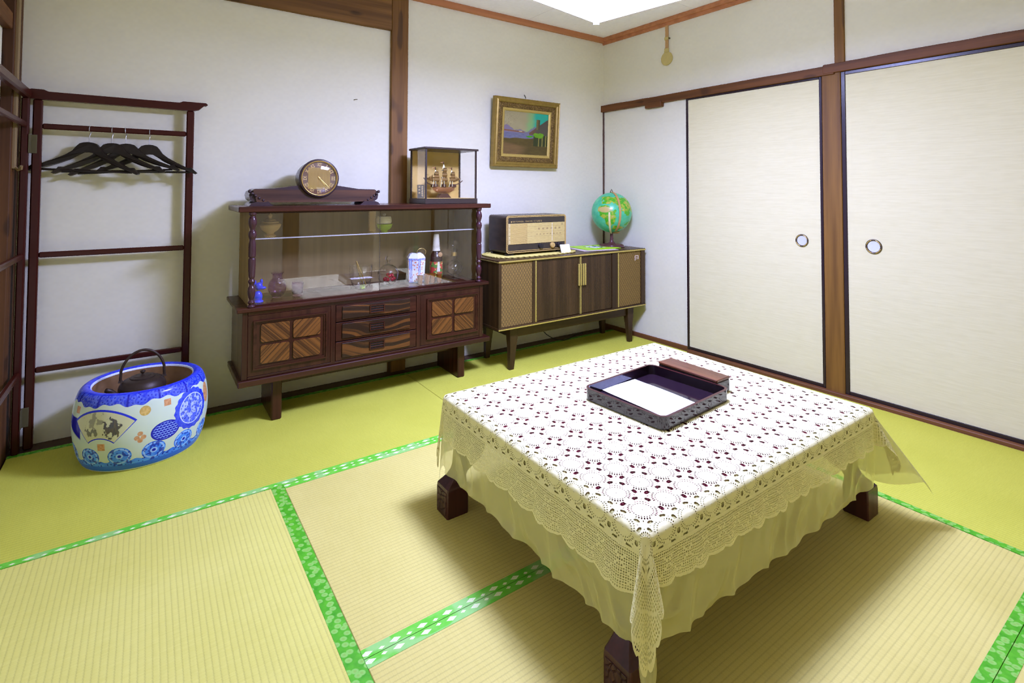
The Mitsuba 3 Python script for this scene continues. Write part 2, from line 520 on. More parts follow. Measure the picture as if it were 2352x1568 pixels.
struct('trim_8', rwbox(0.862, 4.5, 0.0, 0.045, -0.03, 0.020, 0.003), 'mat_sill', 'grooved brown sill under the sliding paper doors')
struct('trim_9', box(XL, -3.662, -0.185, -0.002, -0.03, 2.2, 0.003), 'mat_post_shaded', 'brown timber corner post behind the left leaf of the clothes rack')
part('trim_9', 'batten', box(-3.664, -3.652, -0.155, -0.12, 1.24, 2.14, 0.002), 'mat_batten', label='tan strip with a bent lower end')
part('trim_9', 'batten', tube([(-3.656, -0.137, 1.25), (-3.645, -0.142, 1.235), (-3.632, -0.155, 1.24), (-3.630, -0.165, 1.252)], 0.006, 6), 'mat_batten')
struct('trim_10', box(XL, -3.668, YF, -0.185, 1.835, 1.905, 0.003), 'mat_lintel', 'brown lintel on the left wall beside the corner post')
struct('trim_11', box(XL, -3.672, YF, -0.185, -0.03, 0.035, 0.003), 'mat_sill', 'brown sill along the left wall')
# two posts on the near wall: seen as dark bands in the glass doors of the cabinet
struct('trim_12', box(-1.87, -1.70, YF, YF + 0.04, -0.03, ZC, 0.003), 'mat_post', 'brown timber post on the near wall')
struct('trim_13', box(0.05, 0.22, YF, YF + 0.04, -0.03, ZC, 0.003), 'mat_post', 'brown timber post in the near corner')
# hairline crack strip in the room corner
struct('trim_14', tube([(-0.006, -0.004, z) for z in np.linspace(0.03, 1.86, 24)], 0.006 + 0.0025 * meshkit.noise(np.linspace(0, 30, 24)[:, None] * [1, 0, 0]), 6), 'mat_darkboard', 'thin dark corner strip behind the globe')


# sliding paper doors
def fusuma_door(n, s0, s1, z0, z1, o, label, hs, hz, hr, left=0.0165, right=0.0165):
    key = struct(f'door_{n}', None, None, label)
    part(key, 'paper_panel', rwbox(s0 + left - 0.002, s1 - right + 0.002, o - 0.012, o + 0.003, z0 + 0.018, z1 - 0.016, 0), 'mat_fusuma')
    part(key, 'stile', rwbox(s0, s0 + left, o - 0.014, o + 0.009, z0, z1, 0.002), 'mat_lacquerframe')
    part(key, 'stile', rwbox(s1 - right, s1, o - 0.014, o + 0.009, z0, z1, 0.002), 'mat_lacquerframe')
    part(key, 'rail', rwbox(s0 + left, s1 - right, o - 0.014, o + 0.0085, z0, z0 + 0.0195, 0.002), 'mat_lacquerframe')
    part(key, 'rail', rwbox(s0 + left, s1 - right, o - 0.014, o + 0.0085, z1 - 0.019, z1, 0.002), 'mat_lacquerframe')
    M = RWM @ np.array([[1, 0, 0, hs], [0, 0, 1, o + 0.003], [0, 1, 0, hz], [0, 0, 0, 1]])
    ring = lathe(smoothprof([(hr, 0.0), (hr, 0.004), (hr * 0.92, 0.0065), (hr * 0.80, 0.005), (hr * 0.74, 0.001)], 3), 48)
    h = part(key, 'pull_handle', xf(ring, M), 'mat_pullring', True, 'round recessed metal pull')
    part(h, 'dish', xf(lathe([(0, 0.0006), (hr * 0.5, 0.0007), (hr * 0.76, 0.0016)], 40), M), 'mat_pulldish', True)
    for k in range(4):
        a = PI / 4 + k * PI / 2
        seg = [(hr * 0.87 * math.cos(a + t), hr * 0.87 * math.sin(a + t), 0.0062) for t in np.linspace(-0.5, 0.5, 9)]
        part(h, 'inlay', xf(tube(seg, 0.0022, 6), M), 'mat_gold', True)
    return key


PR('mat_pullring', (0.10, 0.075, 0.045), 0.3, metallic=0.6)
PR('mat_pulldish', (0.62, 0.63, 0.72), 0.35, metallic=0.3)
fusuma_door(1, 0.846, 1.786, 0.020, 1.832, 0.008, 'cream paper sliding door left of the timber post, round pull near its right edge', 1.660, 0.858, 0.038, 0.017, 0.016)
fusuma_door(2, 1.890, 2.840, 0.020, 1.834, 0.008, 'cream paper sliding door right of the timber post, round pull near its left edge', 2.040, 0.854, 0.040, 0.022, 0.017)
fusuma_door(3, 2.842, 3.79, 0.020, 1.834, -0.006, 'cream paper sliding door furthest to the right', 3.60, 0.854, 0.040)

# ------------------------------------------------------------------ pendant lamp
B('mat_diffuser', {'type': 'twosided', 'bsdf': {'type': 'principled', 'base_color': {'type': 'rgb', 'value': [0.85, 0.85, 0.85]}, 'roughness': 0.4}})


def lampm(m):
    return mv(m, LAMP_C[0], LAMP_C[1], LAMP_Z, LAMP_ROT)


lamp = thing('pendant_lamp', 'square white acrylic pendant lamp glowing over the lace covered table', 'lamp')
q = LAMP_H
key = part(lamp, 'diffuser', lampm(trimesh.Trimesh([[-q, -q, 0], [q, -q, 0], [q, q, 0], [-q, q, 0]], [[0, 2, 1], [0, 3, 2]], process=False)), 'mat_diffuser')
scene[key]['emitter'] = {'type': 'area', 'radiance': {'type': 'rgb', 'value': list(LAMP_RAD)}}
key = part(lamp, 'tube_cover', lampm(lathe([(0.185, -0.0005), (0.180, -0.006), (0.150, -0.009), (0, -0.010)][::-1], 48)), 'mat_diffuser', label='bright round middle of the lamp')
scene[key]['emitter'] = {'type': 'area', 'radiance': {'type': 'rgb', 'value': list(LAMP_TUBE)}}
side = []
for k in range(4):
    a = k * PI / 2
    side.append(mv(trimesh.Trimesh([[-q, -q, 0.002], [q, -q, 0.002], [q - 0.02, -q + 0.02, 0.09], [-q + 0.02, -q + 0.02, 0.09]], [[0, 1, 2], [0, 2, 3]], process=False), rz=a))
key = part(lamp, 'side_panel', lampm(cat(*side)), 'mat_diffuser')
scene[key]['emitter'] = {'type': 'area', 'radiance': {'type': 'rgb', 'value': list(LAMP_SIDE)}}
part(lamp, 'housing', lampm(box(-q + 0.018, q - 0.018, -q + 0.018, q - 0.018, 0.0905, 0.108, 0.004)), 'mat_white')
for sx in (-1, 1):
    for sy in (-1, 1):
        part(lamp, 'corner_clip', lampm(mv(box(-0.016, 0.016, -0.006, 0.006, -0.008, 0.016, 0.002), sx * (q - 0.001), sy * (q - 0.001), 0, -sx * sy * PI / 4)), 'mat_white')
for sx in (-1, 1):
    part(lamp, 'cord', lampm(tube([(sx * 0.12, 0, 0.108), (sx * 0.03, 0, ZC - LAMP_Z - 0.03)], 0.004, 8)), 'mat_white', True)
part(lamp, 'canopy', lampm(lathe([(0, ZC - LAMP_Z - 0.035), (0.05, ZC - LAMP_Z - 0.033), (0.055, ZC - LAMP_Z - 0.002), (0, ZC - LAMP_Z - 0.001)], 32)), 'mat_white', 30)

# strap with a round tag under the ceiling trim of the right wall
PR('mat_tag', plaster((0.42, 0.34, 0.10), (0.50, 0.41, 0.14)), 0.7)
PR('mat_strap', (0.42, 0.25, 0.09), 0.6)
tag = thing('wall_paddle', 'cream round disc hanging by a tan strap from the ceiling trim', 'ornament')
part(tag, 'disc', rw(mv(lathe([(0, 0.012), (0.046, 0.012), (0.052, 0.008), (0.052, 0.002), (0, 0.002)], 40), 0.672, 0.012, 2.158, rx=-PI / 2 + PI)), 'mat_tag', 30)
part(tag, 'strap', rwbox(0.662, 0.690, 0.006, 0.014, 2.235, 2.42, 0.002), 'mat_strap', label='tan strap')
part(tag, 'collar', rwbox(0.656, 0.692, 0.004, 0.018, 2.300, 2.322, 0.003), 'mat_tag')
part(tag, 'collar', rwbox(0.654, 0.692, 0.004, 0.018, 2.205, 2.236, 0.004), 'mat_tag')
part(tag, 'pin', rw(tube([(0.69, 0.010, 2.311), (0.704, 0.010, 2.307)], 0.005, 8)), 'mat_hinge', True)

# ------------------------------------------------------------------ low table, vinyl cover, lace cloth, tray
TX0, TX1, TY0, TY1, TZ = -2.27, -1.07, -2.455, -1.455, 0.380
PR('mat_tablewood', wood((0.15, 0.012, 0.022), (0.23, 0.024, 0.036), 0), 0.25, clearcoat=0.4)
PR('mat_tableleg', wood((0.030, 0.006, 0.007), (0.062, 0.013, 0.012), 2), 0.25, clearcoat=0.5)


def carved(p, n, uv):
    d, e, r = voronoi(p.z * 55, (p.x + p.y) * 55)
    return smoothstep(0.02, 0.2, e - d)


BUMP('mat_carved', wood((0.035, 0.012, 0.010), (0.085, 0.035, 0.028), 2), carved, 0.004, 0.3, clearcoat=0.4)
table = thing('low_table', 'low dark red lacquered table with carved block feet under the lace cloth', 'table')
tt = []
for z, ins in ((0.345, 0.010), (0.347, 0.007), (0.358, 0.007), (0.364, 0.008), (0.370, 0.011), (0.375, 0.0155), (0.3785, 0.021), (0.380, 0.028)):
    ring = np.array(rrect(TX0 + ins, TX1 - ins, TY0 + ins, TY1 - ins, 0.022, 6).exterior.coords)[:-1]
    tt.append(np.column_stack([ring, np.full(len(ring), z)]))
part(table, 'tabletop', loft(tt), 'mat_tablewood', 40)
for n, bb in enumerate(((TX0 + 0.06, TX1 - 0.06, TY0 + 0.045, TY0 + 0.04), (TX0 + 0.06, TX1 - 0.06, TY1 - 0.07, TY1 - 0.045), (TX0 + 0.04, TX0 + 0.065, TY0 + 0.06, TY1 - 0.06), (TX1 - 0.065, TX1 - 0.04, TY0 + 0.06, TY1 - 0.06))):
    part(table, 'apron', box(bb[0], bb[1], bb[2], bb[3], 0.295, 0.345, 0.002), 'mat_tableleg')
for sx in (-1, 1):
    for sy in (-1, 1):
        cx, cy = (-2.268 if sx < 0 else -1.072), (-2.400 if sy < 0 else -1.547)
        secs = []
        for z, h, sh in ((0, 0.042, 0), (0.004, 0.0425, 0), (0.088, 0.0425, 0), (0.100, 0.041, 0), (0.112, 0.034, 0.006), (0.126, 0.027, 0.014), (0.142, 0.025, 0.024), (0.160, 0.030, 0.038), (0.185, 0.040, 0.054), (0.22, 0.043, 0.062), (0.3455, 0.043, 0.066)):
            c = min(0.004, h * 0.2)
            ox, oy = cx - sx * sh, cy - sy * sh * (0.75 if sy < 0 else 0.2)
            secs.append(np.array([[ox + a * h - (a * c if abs(a) == 1 and k else 0), oy + b * h - (0 if k else b * c), z] for a, b, k in ((1, -1, 0), (1, 1, 0), (1, 1, 1), (-1, 1, 1), (-1, 1, 0), (-1, -1, 0), (-1, -1, 1), (1, -1, 1))]))
        lg = part(table, 'leg', loft(secs), 'mat_tableleg', 25)
        part(lg, 'carved_panel', box(cx + sx * 0.0415, cx + sx * 0.0445, cy - 0.033, cy + 0.033, 0.012, 0.088, 0.001), 'mat_carved')


def drape(s, t, x0, x1, y0, y1, zt, rb, wave, fold, flare=0.0, pull=0.75, stretch=0.0):
    """Lays the flat point (s, t) over a table edge with bend radius rb. wave(u, L): outward ripple; fold(phi, sx, sy): tilt of the corner folds."""
    s, t = np.asarray(s, float), np.asarray(t, float)
    ex = np.where(s < x0, x0 - s, np.where(s > x1, s - x1, 0))
    ey = np.where(t < y0, y0 - t, np.where(t > y1, t - y1, 0))
    sx, sy = np.where(s < (x0 + x1) / 2, -1.0, 1.0), np.where(t < (y0 + y1) / 2, -1.0, 1.0)
    r = np.hypot(ex, ey)
    phi = np.arctan2(ey, ex)
    ux, uy = np.where(r > 0, np.cos(phi), 0) * sx, np.where(r > 0, np.sin(phi), 0) * sy
    bend = np.minimum(r, rb * PI / 2)
    hor, z = rb * np.sin(bend / rb), zt - rb * (1 - np.cos(bend / rb))
    L = np.maximum(r - rb * PI / 2, 0)
    corner = (ex > 0) & (ey > 0)
    L = L * np.where(corner, 1 + stretch * np.sin(2 * phi) ** 2, 1)
    tilt = np.where(corner, fold(phi, sx, sy), 0.0) + flare
    fade = np.minimum(L / 0.03, 1)
    az = np.where(corner, phi + (PI / 4 - phi) * pull * np.sin(2 * phi), phi)
    wx, wy = np.where(r > 0, np.cos(az), 0) * sx, np.where(r > 0, np.sin(az), 0) * sy
    along = np.where(ex > 0, t, s)
    w = np.where(corner, 0, wave(along, L)) * fade * np.minimum(np.where(ex > 0, np.minimum(t - y0, y1 - t), np.minimum(s - x0, x1 - s)).clip(0) / 0.05, 1)
    px = np.clip(s, x0, x1) + ux * hor + wx * (L * np.sin(tilt)) + ux * w
    py = np.clip(t, y0, y1) + uy * hor + wy * (L * np.sin(tilt)) + uy * w
    return np.stack([px, py, z - L * np.cos(tilt)], -1)


# lace: a lattice of round motifs, cut out of the cloth, then a net border with a scalloped hem
LP, LX, LY = 0.0862, -2.203, -2.383
NI0, NI1, NJ0, NJ1 = -1, 13, -1, 11


def ell(cx, cy, a, b, ang, n):
    t = np.arange(n) * 2 * PI / n
    x, y = a * np.cos(t), b * np.sin(t)
    c, s = math.cos(ang), math.sin(ang)
    return np.stack([cx + c * x - s * y, cy + s * x + c * y], 1)


def lace_cell():
    """One motif cell, centred on a motif; holes that cross the cell's rim are cut in half there."""
    h = LP / 2
    holes = [ell(0, 0, 0.0014, 0.0014, 0, 6)]
    for k in range(24):
        a = 2 * PI * (k + 0.5) / 24
        holes.append(ell(0.0262 * math.cos(a), 0.0262 * math.sin(a), 0.0020, 0.0016, a, 7))
    for k in range(32):
        a = 2 * PI * (k + 0.5) / 32
        if min(abs(math.cos(a)), abs(math.sin(a))) > 0.12:
            holes.append(ell(0.0338 * math.cos(a), 0.0338 * math.sin(a), 0.0030, 0.0019, a, 7))
    for sx in (-1, 1):
        for sy in (-1, 1):
            for d in (0.0, 0.42, -0.42):
                a = math.atan2(sy, sx) + d
                rr = 0.0445 if d == 0 else 0.0420
                holes.append(ell(rr * math.cos(a), rr * math.sin(a), 0.0025, 0.0016, a, 6))
    big = []
    for k in range(4):
        a = k * PI / 2
        for s in (-1, 1):
            c, q = math.cos(a), math.sin(a)
            x, y = h, s * 0.0215
            big.append(ell(c * x - q * y, q * x + c * y, 0.0060, 0.0086, a, 12))
    holes += big
    polys = [sg.Polygon(e) for e in holes]
    cell = sg.box(-h, -h, h, h)
    solid = cell.difference(ops.unary_union(polys))
    pts = [np.array(solid.exterior.coords)[:-1]] + [np.array(i.coords)[:-1] for i in solid.interiors]
    rim = []
    for e in np.linspace(-h, h, 13):
        rim += [(e, -h), (e, h), (-h, e), (h, e)]
    grid = [(r * math.cos(a), r * math.sin(a)) for r, n in ((0.006, 6), (0.012, 10), (0.018, 14), (0.0225, 20), (0.030, 28), (0.0372, 34)) for a in np.arange(n) * 2 * PI / n]
    extra = np.array([g for g in rim + grid if solid.buffer(-0.0004).contains(sg.Point(g)) or (max(abs(g[0]), abs(g[1])) > h - 1e-6 and solid.buffer(1e-6).contains(sg.Point(g)))])
    P = np.unique(np.round(np.vstack(pts + [extra]), 6), axis=0)
    tri = Delaunay(P).simplices
    inside = sg.prepared.prep(solid) if hasattr(sg, 'prepared') else None
    cen = P[tri].mean(1)
    keep = np.array([solid.contains(sg.Point(c)) for c in cen])
    tri = tri[keep]
    a = P[tri]
    area = np.cross(a[:, 1] - a[:, 0], a[:, 2] - a[:, 0])
    tri = np.where((area < 0)[:, None], tri[:, ::-1], tri)[np.abs(area) > 1e-12]
    return P, tri


import shapely.prepared
sg.prepared = shapely.prepared
CP, CT = lace_cell()
V2, F2 = [], []
nv = 0
BSC = 0.72                                                  # the outermost row of motifs is worked tighter


def tight(v):
    v = v.copy()
    for k, lo, hi in ((0, LX + (NI0 + 0.5) * LP, LX + (NI1 - 0.5) * LP), (1, LY + (NJ0 + 0.5) * LP, LY + (NJ1 - 0.5) * LP)):
        v[:, k] = np.where(v[:, k] < lo, lo + (v[:, k] - lo) * BSC, np.where(v[:, k] > hi, hi + (v[:, k] - hi) * BSC, v[:, k]))
    return v


for i in range(NI0, NI1 + 1):
    for j in range(NJ0, NJ1 + 1):
        V2.append(tight(CP + [LX + i * LP, LY + j * LP]))
        F2.append(CT + nv)
        nv += len(CP)
(bx0, by0), (bx1, by1) = tight(np.array([[LX + (NI0 - 0.5) * LP, LY + (NJ0 - 0.5) * LP], [LX + (NI1 + 0.5) * LP, LY + (NJ1 + 0.5) * LP]]))
RB = 0.020
OVX0, OVX1, OVY0, OVY1 = 0.160, 0.135, 0.136, 0.15          # how much cloth hangs past each edge, measured along the cloth
ox0, ox1, oy0, oy1 = TX0 + RB - OVX0, TX1 - RB + OVX1, TY0 + RB - OVY0, TY1 - RB + OVY1


def net_quads(a0, a1, b0, b1, flip):
    """A net border between lines b0 (inner) and b1 (hem), running from a0 to a1; every mesh of the net is a hole with a rim of thread. The hem is scalloped."""
    na = max(1, round((a1 - a0) / 0.0056))
    nb = max(1, round(abs(b1 - b0) / 0.0056))
    nsc = max(1, round((a1 - a0) / 0.063))

    def at(ia, ib):
        u = (ia / na * nsc) % 1
        notch = 0.0125 * (1 - math.sqrt(max(0, 1 - (2 * u - 1) ** 2)))
        v = ib / nb
        return (a0 + (a1 - a0) * ia / na, b0 + (b1 - b0) * v - np.sign(b1 - b0) * notch * v ** 2.5)

    out_v, out_f, k = [], [], 0
    for ib in range(nb):
        for ia in range(na):
            q = [at(ia, ib), at(ia + 1, ib), at(ia + 1, ib + 1), at(ia, ib + 1)]
            d = (ia - ib) % 12, (ia + ib) % 12
            solid = ib < 1 or ib == nb - 1 or (2 < ib < nb - 2 and min(d) == 0 and ia % 3)
            out_v += q
            if solid:
                out_f += [[k, k + 1, k + 2], [k, k + 2, k + 3]]
                k += 4
            else:
                m, mb = 0.22, (0.30 if ib % 2 else 0.20)
                for fa, fb in ((m, mb), (1 - m, mb), (1 - m, 1 - mb), (m, 1 - mb)):
                    out_v.append(at(ia + fa, ib + fb))
                for e in range(4):
                    n1 = (e + 1) % 4
                    out_f += [[k + e, k + n1, k + 4 + n1], [k + e, k + 4 + n1, k + 4 + e]]
                k += 8
    v, f = np.array(out_v), np.array(out_f)
    return (v[:, ::-1] if flip else v), f


for args in ((bx0, bx1, by0, oy0, False), (bx0, bx1, by1, oy1, False), (by0, by1, bx0, ox0, True), (by0, by1, bx1, ox1, True)):
    v, f = net_quads(*args)
    V2.append(v)
    F2.append(f + nv)
    nv += len(v)
for qx, qy in ((bx0, by0), (bx0, by1), (bx1, by0), (bx1, by1)):     # the four corners of the border, square patches of net with a scalloped rim
    ex, ey = (ox0 if qx == bx0 else ox1), (oy0 if qy == by0 else oy1)
    na, nb = max(2, round(abs(ex - qx) / 0.0058)), max(2, round(abs(ey - qy) / 0.0058))
    vs, fs, k = [], [], 0

    def cpt(a, b):
        """Square patch pulled into a scalloped, pointed corner."""
        x, y = (ex - qx) * a, (ey - qy) * b
        r = math.hypot(x, y)
        if r < 1e-9:
            return (qx, qy)
        ph = math.atan2(abs(y), abs(x))
        full = min(abs(ex - qx) / max(math.cos(ph), 1e-9), abs(ey - qy) / max(math.sin(ph), 1e-9))
        u = (ph / (PI / 2) * 4) % 1
        want = (abs(ex - qx) * math.cos(ph) ** 2 + abs(ey - qy) * math.sin(ph) ** 2) * (1 + 0.30 * math.sin(2 * ph) ** 2) * (1 - 0.13 * (1 - math.sqrt(max(0, 1 - (2 * u - 1) ** 2))))
        g = 1 + (want / full - 1) * (r / full) ** 1.5
        return (qx + x * g, qy + y * g)

    for ia in range(na):
        for ib in range(nb):
            a0_, a1_, b0_, b1_ = ia / na, (ia + 1) / na, ib / nb, (ib + 1) / nb
            if max(ia / (na - 1), ib / (nb - 1)) >= 1 or (ia + ib) % 9 == 0:
                vs += [cpt(a0_, b0_), cpt(a1_, b0_), cpt(a1_, b1_), cpt(a0_, b1_)]
                fs += [[k, k + 1, k + 2], [k, k + 2, k + 3]]
                k += 4
                continue
            m_ = 0.23
            vs += [cpt(a0_, b0_), cpt(a1_, b0_), cpt(a1_, b1_), cpt(a0_, b1_)]
            vs += [cpt(a0_ + (a1_ - a0_) * fa, b0_ + (b1_ - b0_) * fb) for fa, fb in ((m_, m_), (1 - m_, m_), (1 - m_, 1 - m_), (m_, 1 - m_))]
            for e in range(4):
                n1 = (e + 1) % 4
                fs += [[k + e, k + n1, k + 4 + n1], [k + e, k + 4 + n1, k + 4 + e]]
            k += 8
    V2.append(np.array(vs))
    F2.append(np.array(fs) + nv)
    nv += len(vs)
V2, F2 = np.vstack(V2), np.vstack(F2)


def lace_wave(u, L):
    return L * np.maximum(0.115 + 0.05 * np.sin(u * 2 * PI / 0.125 + 0.7) * np.minimum(L / 0.05, 1) + 0.03 * np.sin(u * 2 * PI / 0.31), 0.080) + 0.002


def lace_fold(phi, sx, sy):
    k = np.where((sx < 0) & (sy > 0), 0.25, 1.0)
    return k * 0.27 * np.minimum(1, 2.2 * np.sin(2 * phi)) + k * 0.20 * (1 - np.cos(8 * phi)) / 2


V3 = drape(V2[:, 0], V2[:, 1], TX0 + RB, TX1 - RB, TY0 + RB, TY1 - RB, 0.3866, RB, lace_wave, lace_fold, pull=0.1, stretch=0.45)
# relief: motif rings and thread thickness
ci, cj = np.round((V2[:, 0] - LX) / LP), np.round((V2[:, 1] - LY) / LP)
rr = np.hypot(V2[:, 0] - LX - ci * LP, V2[:, 1] - LY - cj * LP)
V3[:, 2] += 0.0006 * np.cos(rr * 2 * PI / 0.0105)
lace = trimesh.Trimesh(V3, F2, process=False)
lace.merge_vertices(digits_vertex=6)
PR('mat_lace', (0.75, 0.70, 0.355), 0.75, specular=0.3)
solo('lace_tablecloth', lace, 'mat_lace', 'white crocheted lace tablecloth with round motifs and a scalloped hem over the low table', 'tablecloth', smooth=True)

# clear vinyl sheet under the lace, hanging lower than it
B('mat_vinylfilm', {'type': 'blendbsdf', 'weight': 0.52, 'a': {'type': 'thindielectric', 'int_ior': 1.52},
                    'b': {'type': 'twosided', 'bsdf': {'type': 'principled', 'base_color': {'type': 'rgb', 'value': [0.74, 0.70, 0.27]}, 'roughness': 0.3}}})  # yellowish diffuse share paints the floor's reflection into clear film
vx = np.linspace(TX0 + 0.012 - 0.256, TX1 - 0.012 + 0.24, 230)
vy = np.linspace(TY0 + 0.012 - 0.246, TY1 - 0.012 + 0.22, 200)
GX, GY = np.meshgrid(vx, vy, indexing='ij')


def vin_wave(u, L):
    k = np.stack([u * 13, L * 9, u * 0 + 2.2], -1)
    ridge = 1 - np.abs(2 * meshkit.noise(np.stack([u * 17 + L * 9, L * 11 - u * 3, u * 0 + 5.1], -1), 8) - 1)
    return L * np.clip(0.045 + 0.035 * (meshkit.noise(k, 3) - 0.5) + 0.012 * np.sin(u * 2 * PI / 0.21 + 14 * L) + 0.10 * (ridge - 0.6), 0.012, 0.070 + 0.6 * np.maximum(L - 0.14, 0))


def vin_fold(phi, sx, sy):
    a = np.where((sx > 0) & (sy < 0), 0.82, np.where(sy < 0, 0.36, 0.06))
    return a * (0.75 * (1 - np.cos(4 * phi)) / 2 + 0.25 * (1 - np.cos(8 * phi)) / 2)


VV = drape(GX.ravel(), GY.ravel(), TX0 + 0.0190, TX1 - 0.0190, TY0 + 0.0190, TY1 - 0.0190, TZ + 0.0030, 0.0168, vin_wave, vin_fold)
idx = np.arange(GX.size).reshape(GX.shape)
def _in(x, y):
    return (x > TX0 + 0.04) & (x < TX1 - 0.04) & (y > TY0 + 0.04) & (y < TY1 - 0.04)


qd = np.stack([idx[:-1, :-1], idx[1:, :-1], idx[1:, 1:], idx[:-1, 1:]], -1).reshape(-1, 4)
qd = qd[~_in(GX.ravel()[qd].mean(1), GY.ravel()[qd].mean(1))]       # a skirt: the sheet is open over the middle of the table
vin = trimesh.Trimesh(VV, np.vstack([qd[:, [0, 1, 2]], qd[:, [0, 2, 3]]]), process=False)
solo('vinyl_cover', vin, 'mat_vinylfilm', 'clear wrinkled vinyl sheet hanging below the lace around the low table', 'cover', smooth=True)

# lacquer tray with papers
PR('mat_tray', (0.009, 0.003, 0.006), 0.06, clearcoat=0.4, specular=0.4)
PR('mat_traybox', wood((0.050, 0.014, 0.004), (0.11, 0.034, 0.009), 1, 2.0), 0.18, clearcoat=0.7)
PR('mat_trayrim', (0.035, 0.006, 0.004), 0.2, clearcoat=0.6)
TRC, TRA, TRZ = (-1.648, -1.958), math.radians(4.3), 0.3885
tray = thing('lacquer_tray', 'black lacquered serving tray with rounded corners on the lace tablecloth', 'tray')


def trm(m):
    return mv(m, TRC[0], TRC[1], TRZ, TRA)


hx, hy = 0.203, 0.176
ou, inn = rrect(-hx, hx, -hy, hy, 0.030, 8), rrect(-hx + 0.0075, hx - 0.0075, -hy + 0.0075, hy - 0.0075, 0.024, 8)
part(tray, 'wall', trm(mv(extr(ou.difference(inn), 0.040), z=0.001)), 'mat_tray', 30)
part(tray, 'base', trm(extr(inn.buffer(0.002), 0.006)), 'mat_tray')
part(tray, 'rim', trm(mv(extr(ou.buffer(0.0006).difference(inn.buffer(-0.0006)), 0.0022), z=0.041)), 'mat_trayrim', label='dark red rim')
pg = np.linspace(0, 1, 12)
pv = np.array([[(-0.118 + 0.186 * a), (-0.130 + 0.300 * b), 0.010 + 0.010 * (b * (1 - b)) * (0.3 + a) + 0.012 * max(0, b - 0.85)] for a in pg for b in pg])
pid = np.arange(144).reshape(12, 12)
pq = np.stack([pid[:-1, :-1], pid[1:, :-1], pid[1:, 1:], pid[:-1, 1:]], -1).reshape(-1, 4)
pf = np.vstack([pq[:, [0, 1, 2]], pq[:, [0, 2, 3]]])
sheet = cat(trimesh.Trimesh(pv, pf, process=False), trimesh.Trimesh(pv - [0, 0, 0.0012], pf[:, ::-1], process=False))
solo('paper_sheet', mv(sheet, TRC[0] + 0.0, TRC[1] - 0.004, TRZ - 0.0012, TRA - math.radians(4.0)), 'mat_paper', 'white sheets of paper lying in the black tray', 'paper', smooth=True)
bxk = thing('lacquer_box', 'narrow wood-topped lacquered box standing along the tray edge', 'box')


def bxm(m):
    return mv(m, -1.398, -1.93, 0.3885, math.radians(0.6))


part(bxk, 'body', bxm(box(-0.041, 0.041, -0.137, 0.137, 0, 0.046, 0.003)), 'mat_tray')
part(bxk, 'lid', bxm(box(-0.042, 0.042, -0.138, 0.138, 0.0465, 0.056, 0.003)), 'mat_traybox', label='reddish wood grained lid')

# ------------------------------------------------------------------ glass fronted cabinet
cab = thing('display_cabinet', 'dark red-brown cabinet with turned columns, glass front and inlaid doors below the clock', 'cabinet')
CF, CB = -0.44, -0.045
part(cab, 'top_board', box(-2.830, -1.415, CF, CB, 1.044, 1.0705, 0.003), 'mat_redwood_x')
part(cab, 'counter_board', box(-2.830, -1.427, CF, CB, 0.564, 0.5835, 0.003), 'mat_redwood_x')
part(cab, 'plinth', box(-2.820, -1.418, CF, CB, 0.211, 0.240, 0.003), 'mat_redwood_x')
for x0 in (-2.660, -1.608):
    part(cab, 'leg', box(x0, x0 + 0.048, -0.372, -0.085, 0, 0.2105, 0.005), 'mat_redwood_z')
part(cab, 'apron', box(-2.612, -1.608, -0.30, -0.27, 0.155, 0.2105, 0.003), 'mat_redwood_x')
# carcass of the lower part
part(cab, 'side_panel', box(-2.804, -2.780, -0.424, -0.055, 0.2405, 0.5635, 0.001), 'mat_redwood_z')
part(cab, 'side_panel', box(-1.486, -1.462, -0.424, -0.055, 0.2405, 0.5635, 0.001), 'mat_redwood_z')
part(cab, 'divider', box(-2.390, -2.366, -0.424, -0.055, 0.2405, 0.5635, 0.001), 'mat_redwood_z')
part(cab, 'divider', box(-1.908, -1.884, -0.424, -0.055, 0.2405, 0.5635, 0.001), 'mat_redwood_z')
part(cab, 'carcass_back', box(-2.779, -1.487, -0.065, -0.056, 0.241, 0.563, 0.001), 'mat_backpanel')
for z0, z1 in ((0.5455, 0.563), (0.241, 0.252)):
    part(cab, 'rail', box(-2.779, -1.487, -0.424, -0.400, z0, z1, 0.001), 'mat_redwood_x')


def frame_xz(x0, x1, z0, z1, w, y0, y1, c=0.0):
    return exz(sg.box(x0, z0, x1, z1).difference(sg.box(x0 + w, z0 + w, x1 - w, z1 - w)), y0, y1)


for x0, x1 in ((-2.779, -2.391), (-1.883, -1.487)):
    dr_ = part(cab, 'door', box(x0, x1, -0.4225, -0.405, 0.253, 0.5445, 0.001), 'mat_redwood_z')
    fx0, fx1 = (-2.756, -2.410) if x0 < -2 else (-1.845, -1.500)
    part(dr_, 'moulding', frame_xz(fx0, fx1, 0.283, 0.5185, 0.007, -0.433, -0.4222), 'mat_redwood_x')
    part(dr_, 'moulding', frame_xz(fx0 + 0.007, fx1 - 0.007, 0.290, 0.5115, 0.009, -0.4275, -0.4222), 'mat_redwood_x')
    tw, th = 0.131, 0.088
    xa, za = fx0 + 0.0335, 0.3075
    for i in range(2):
        for j in range(2):
            px, pz = xa + i * (tw + 0.017), za + j * (th + 0.015)
            part(dr_, 'inlay_tile', exz(rrect(px, px + tw, pz, pz + th, 0.010, 4), -0.4285, -0.4222), 'mat_inlay_a' if i != j else 'mat_inlay_b')
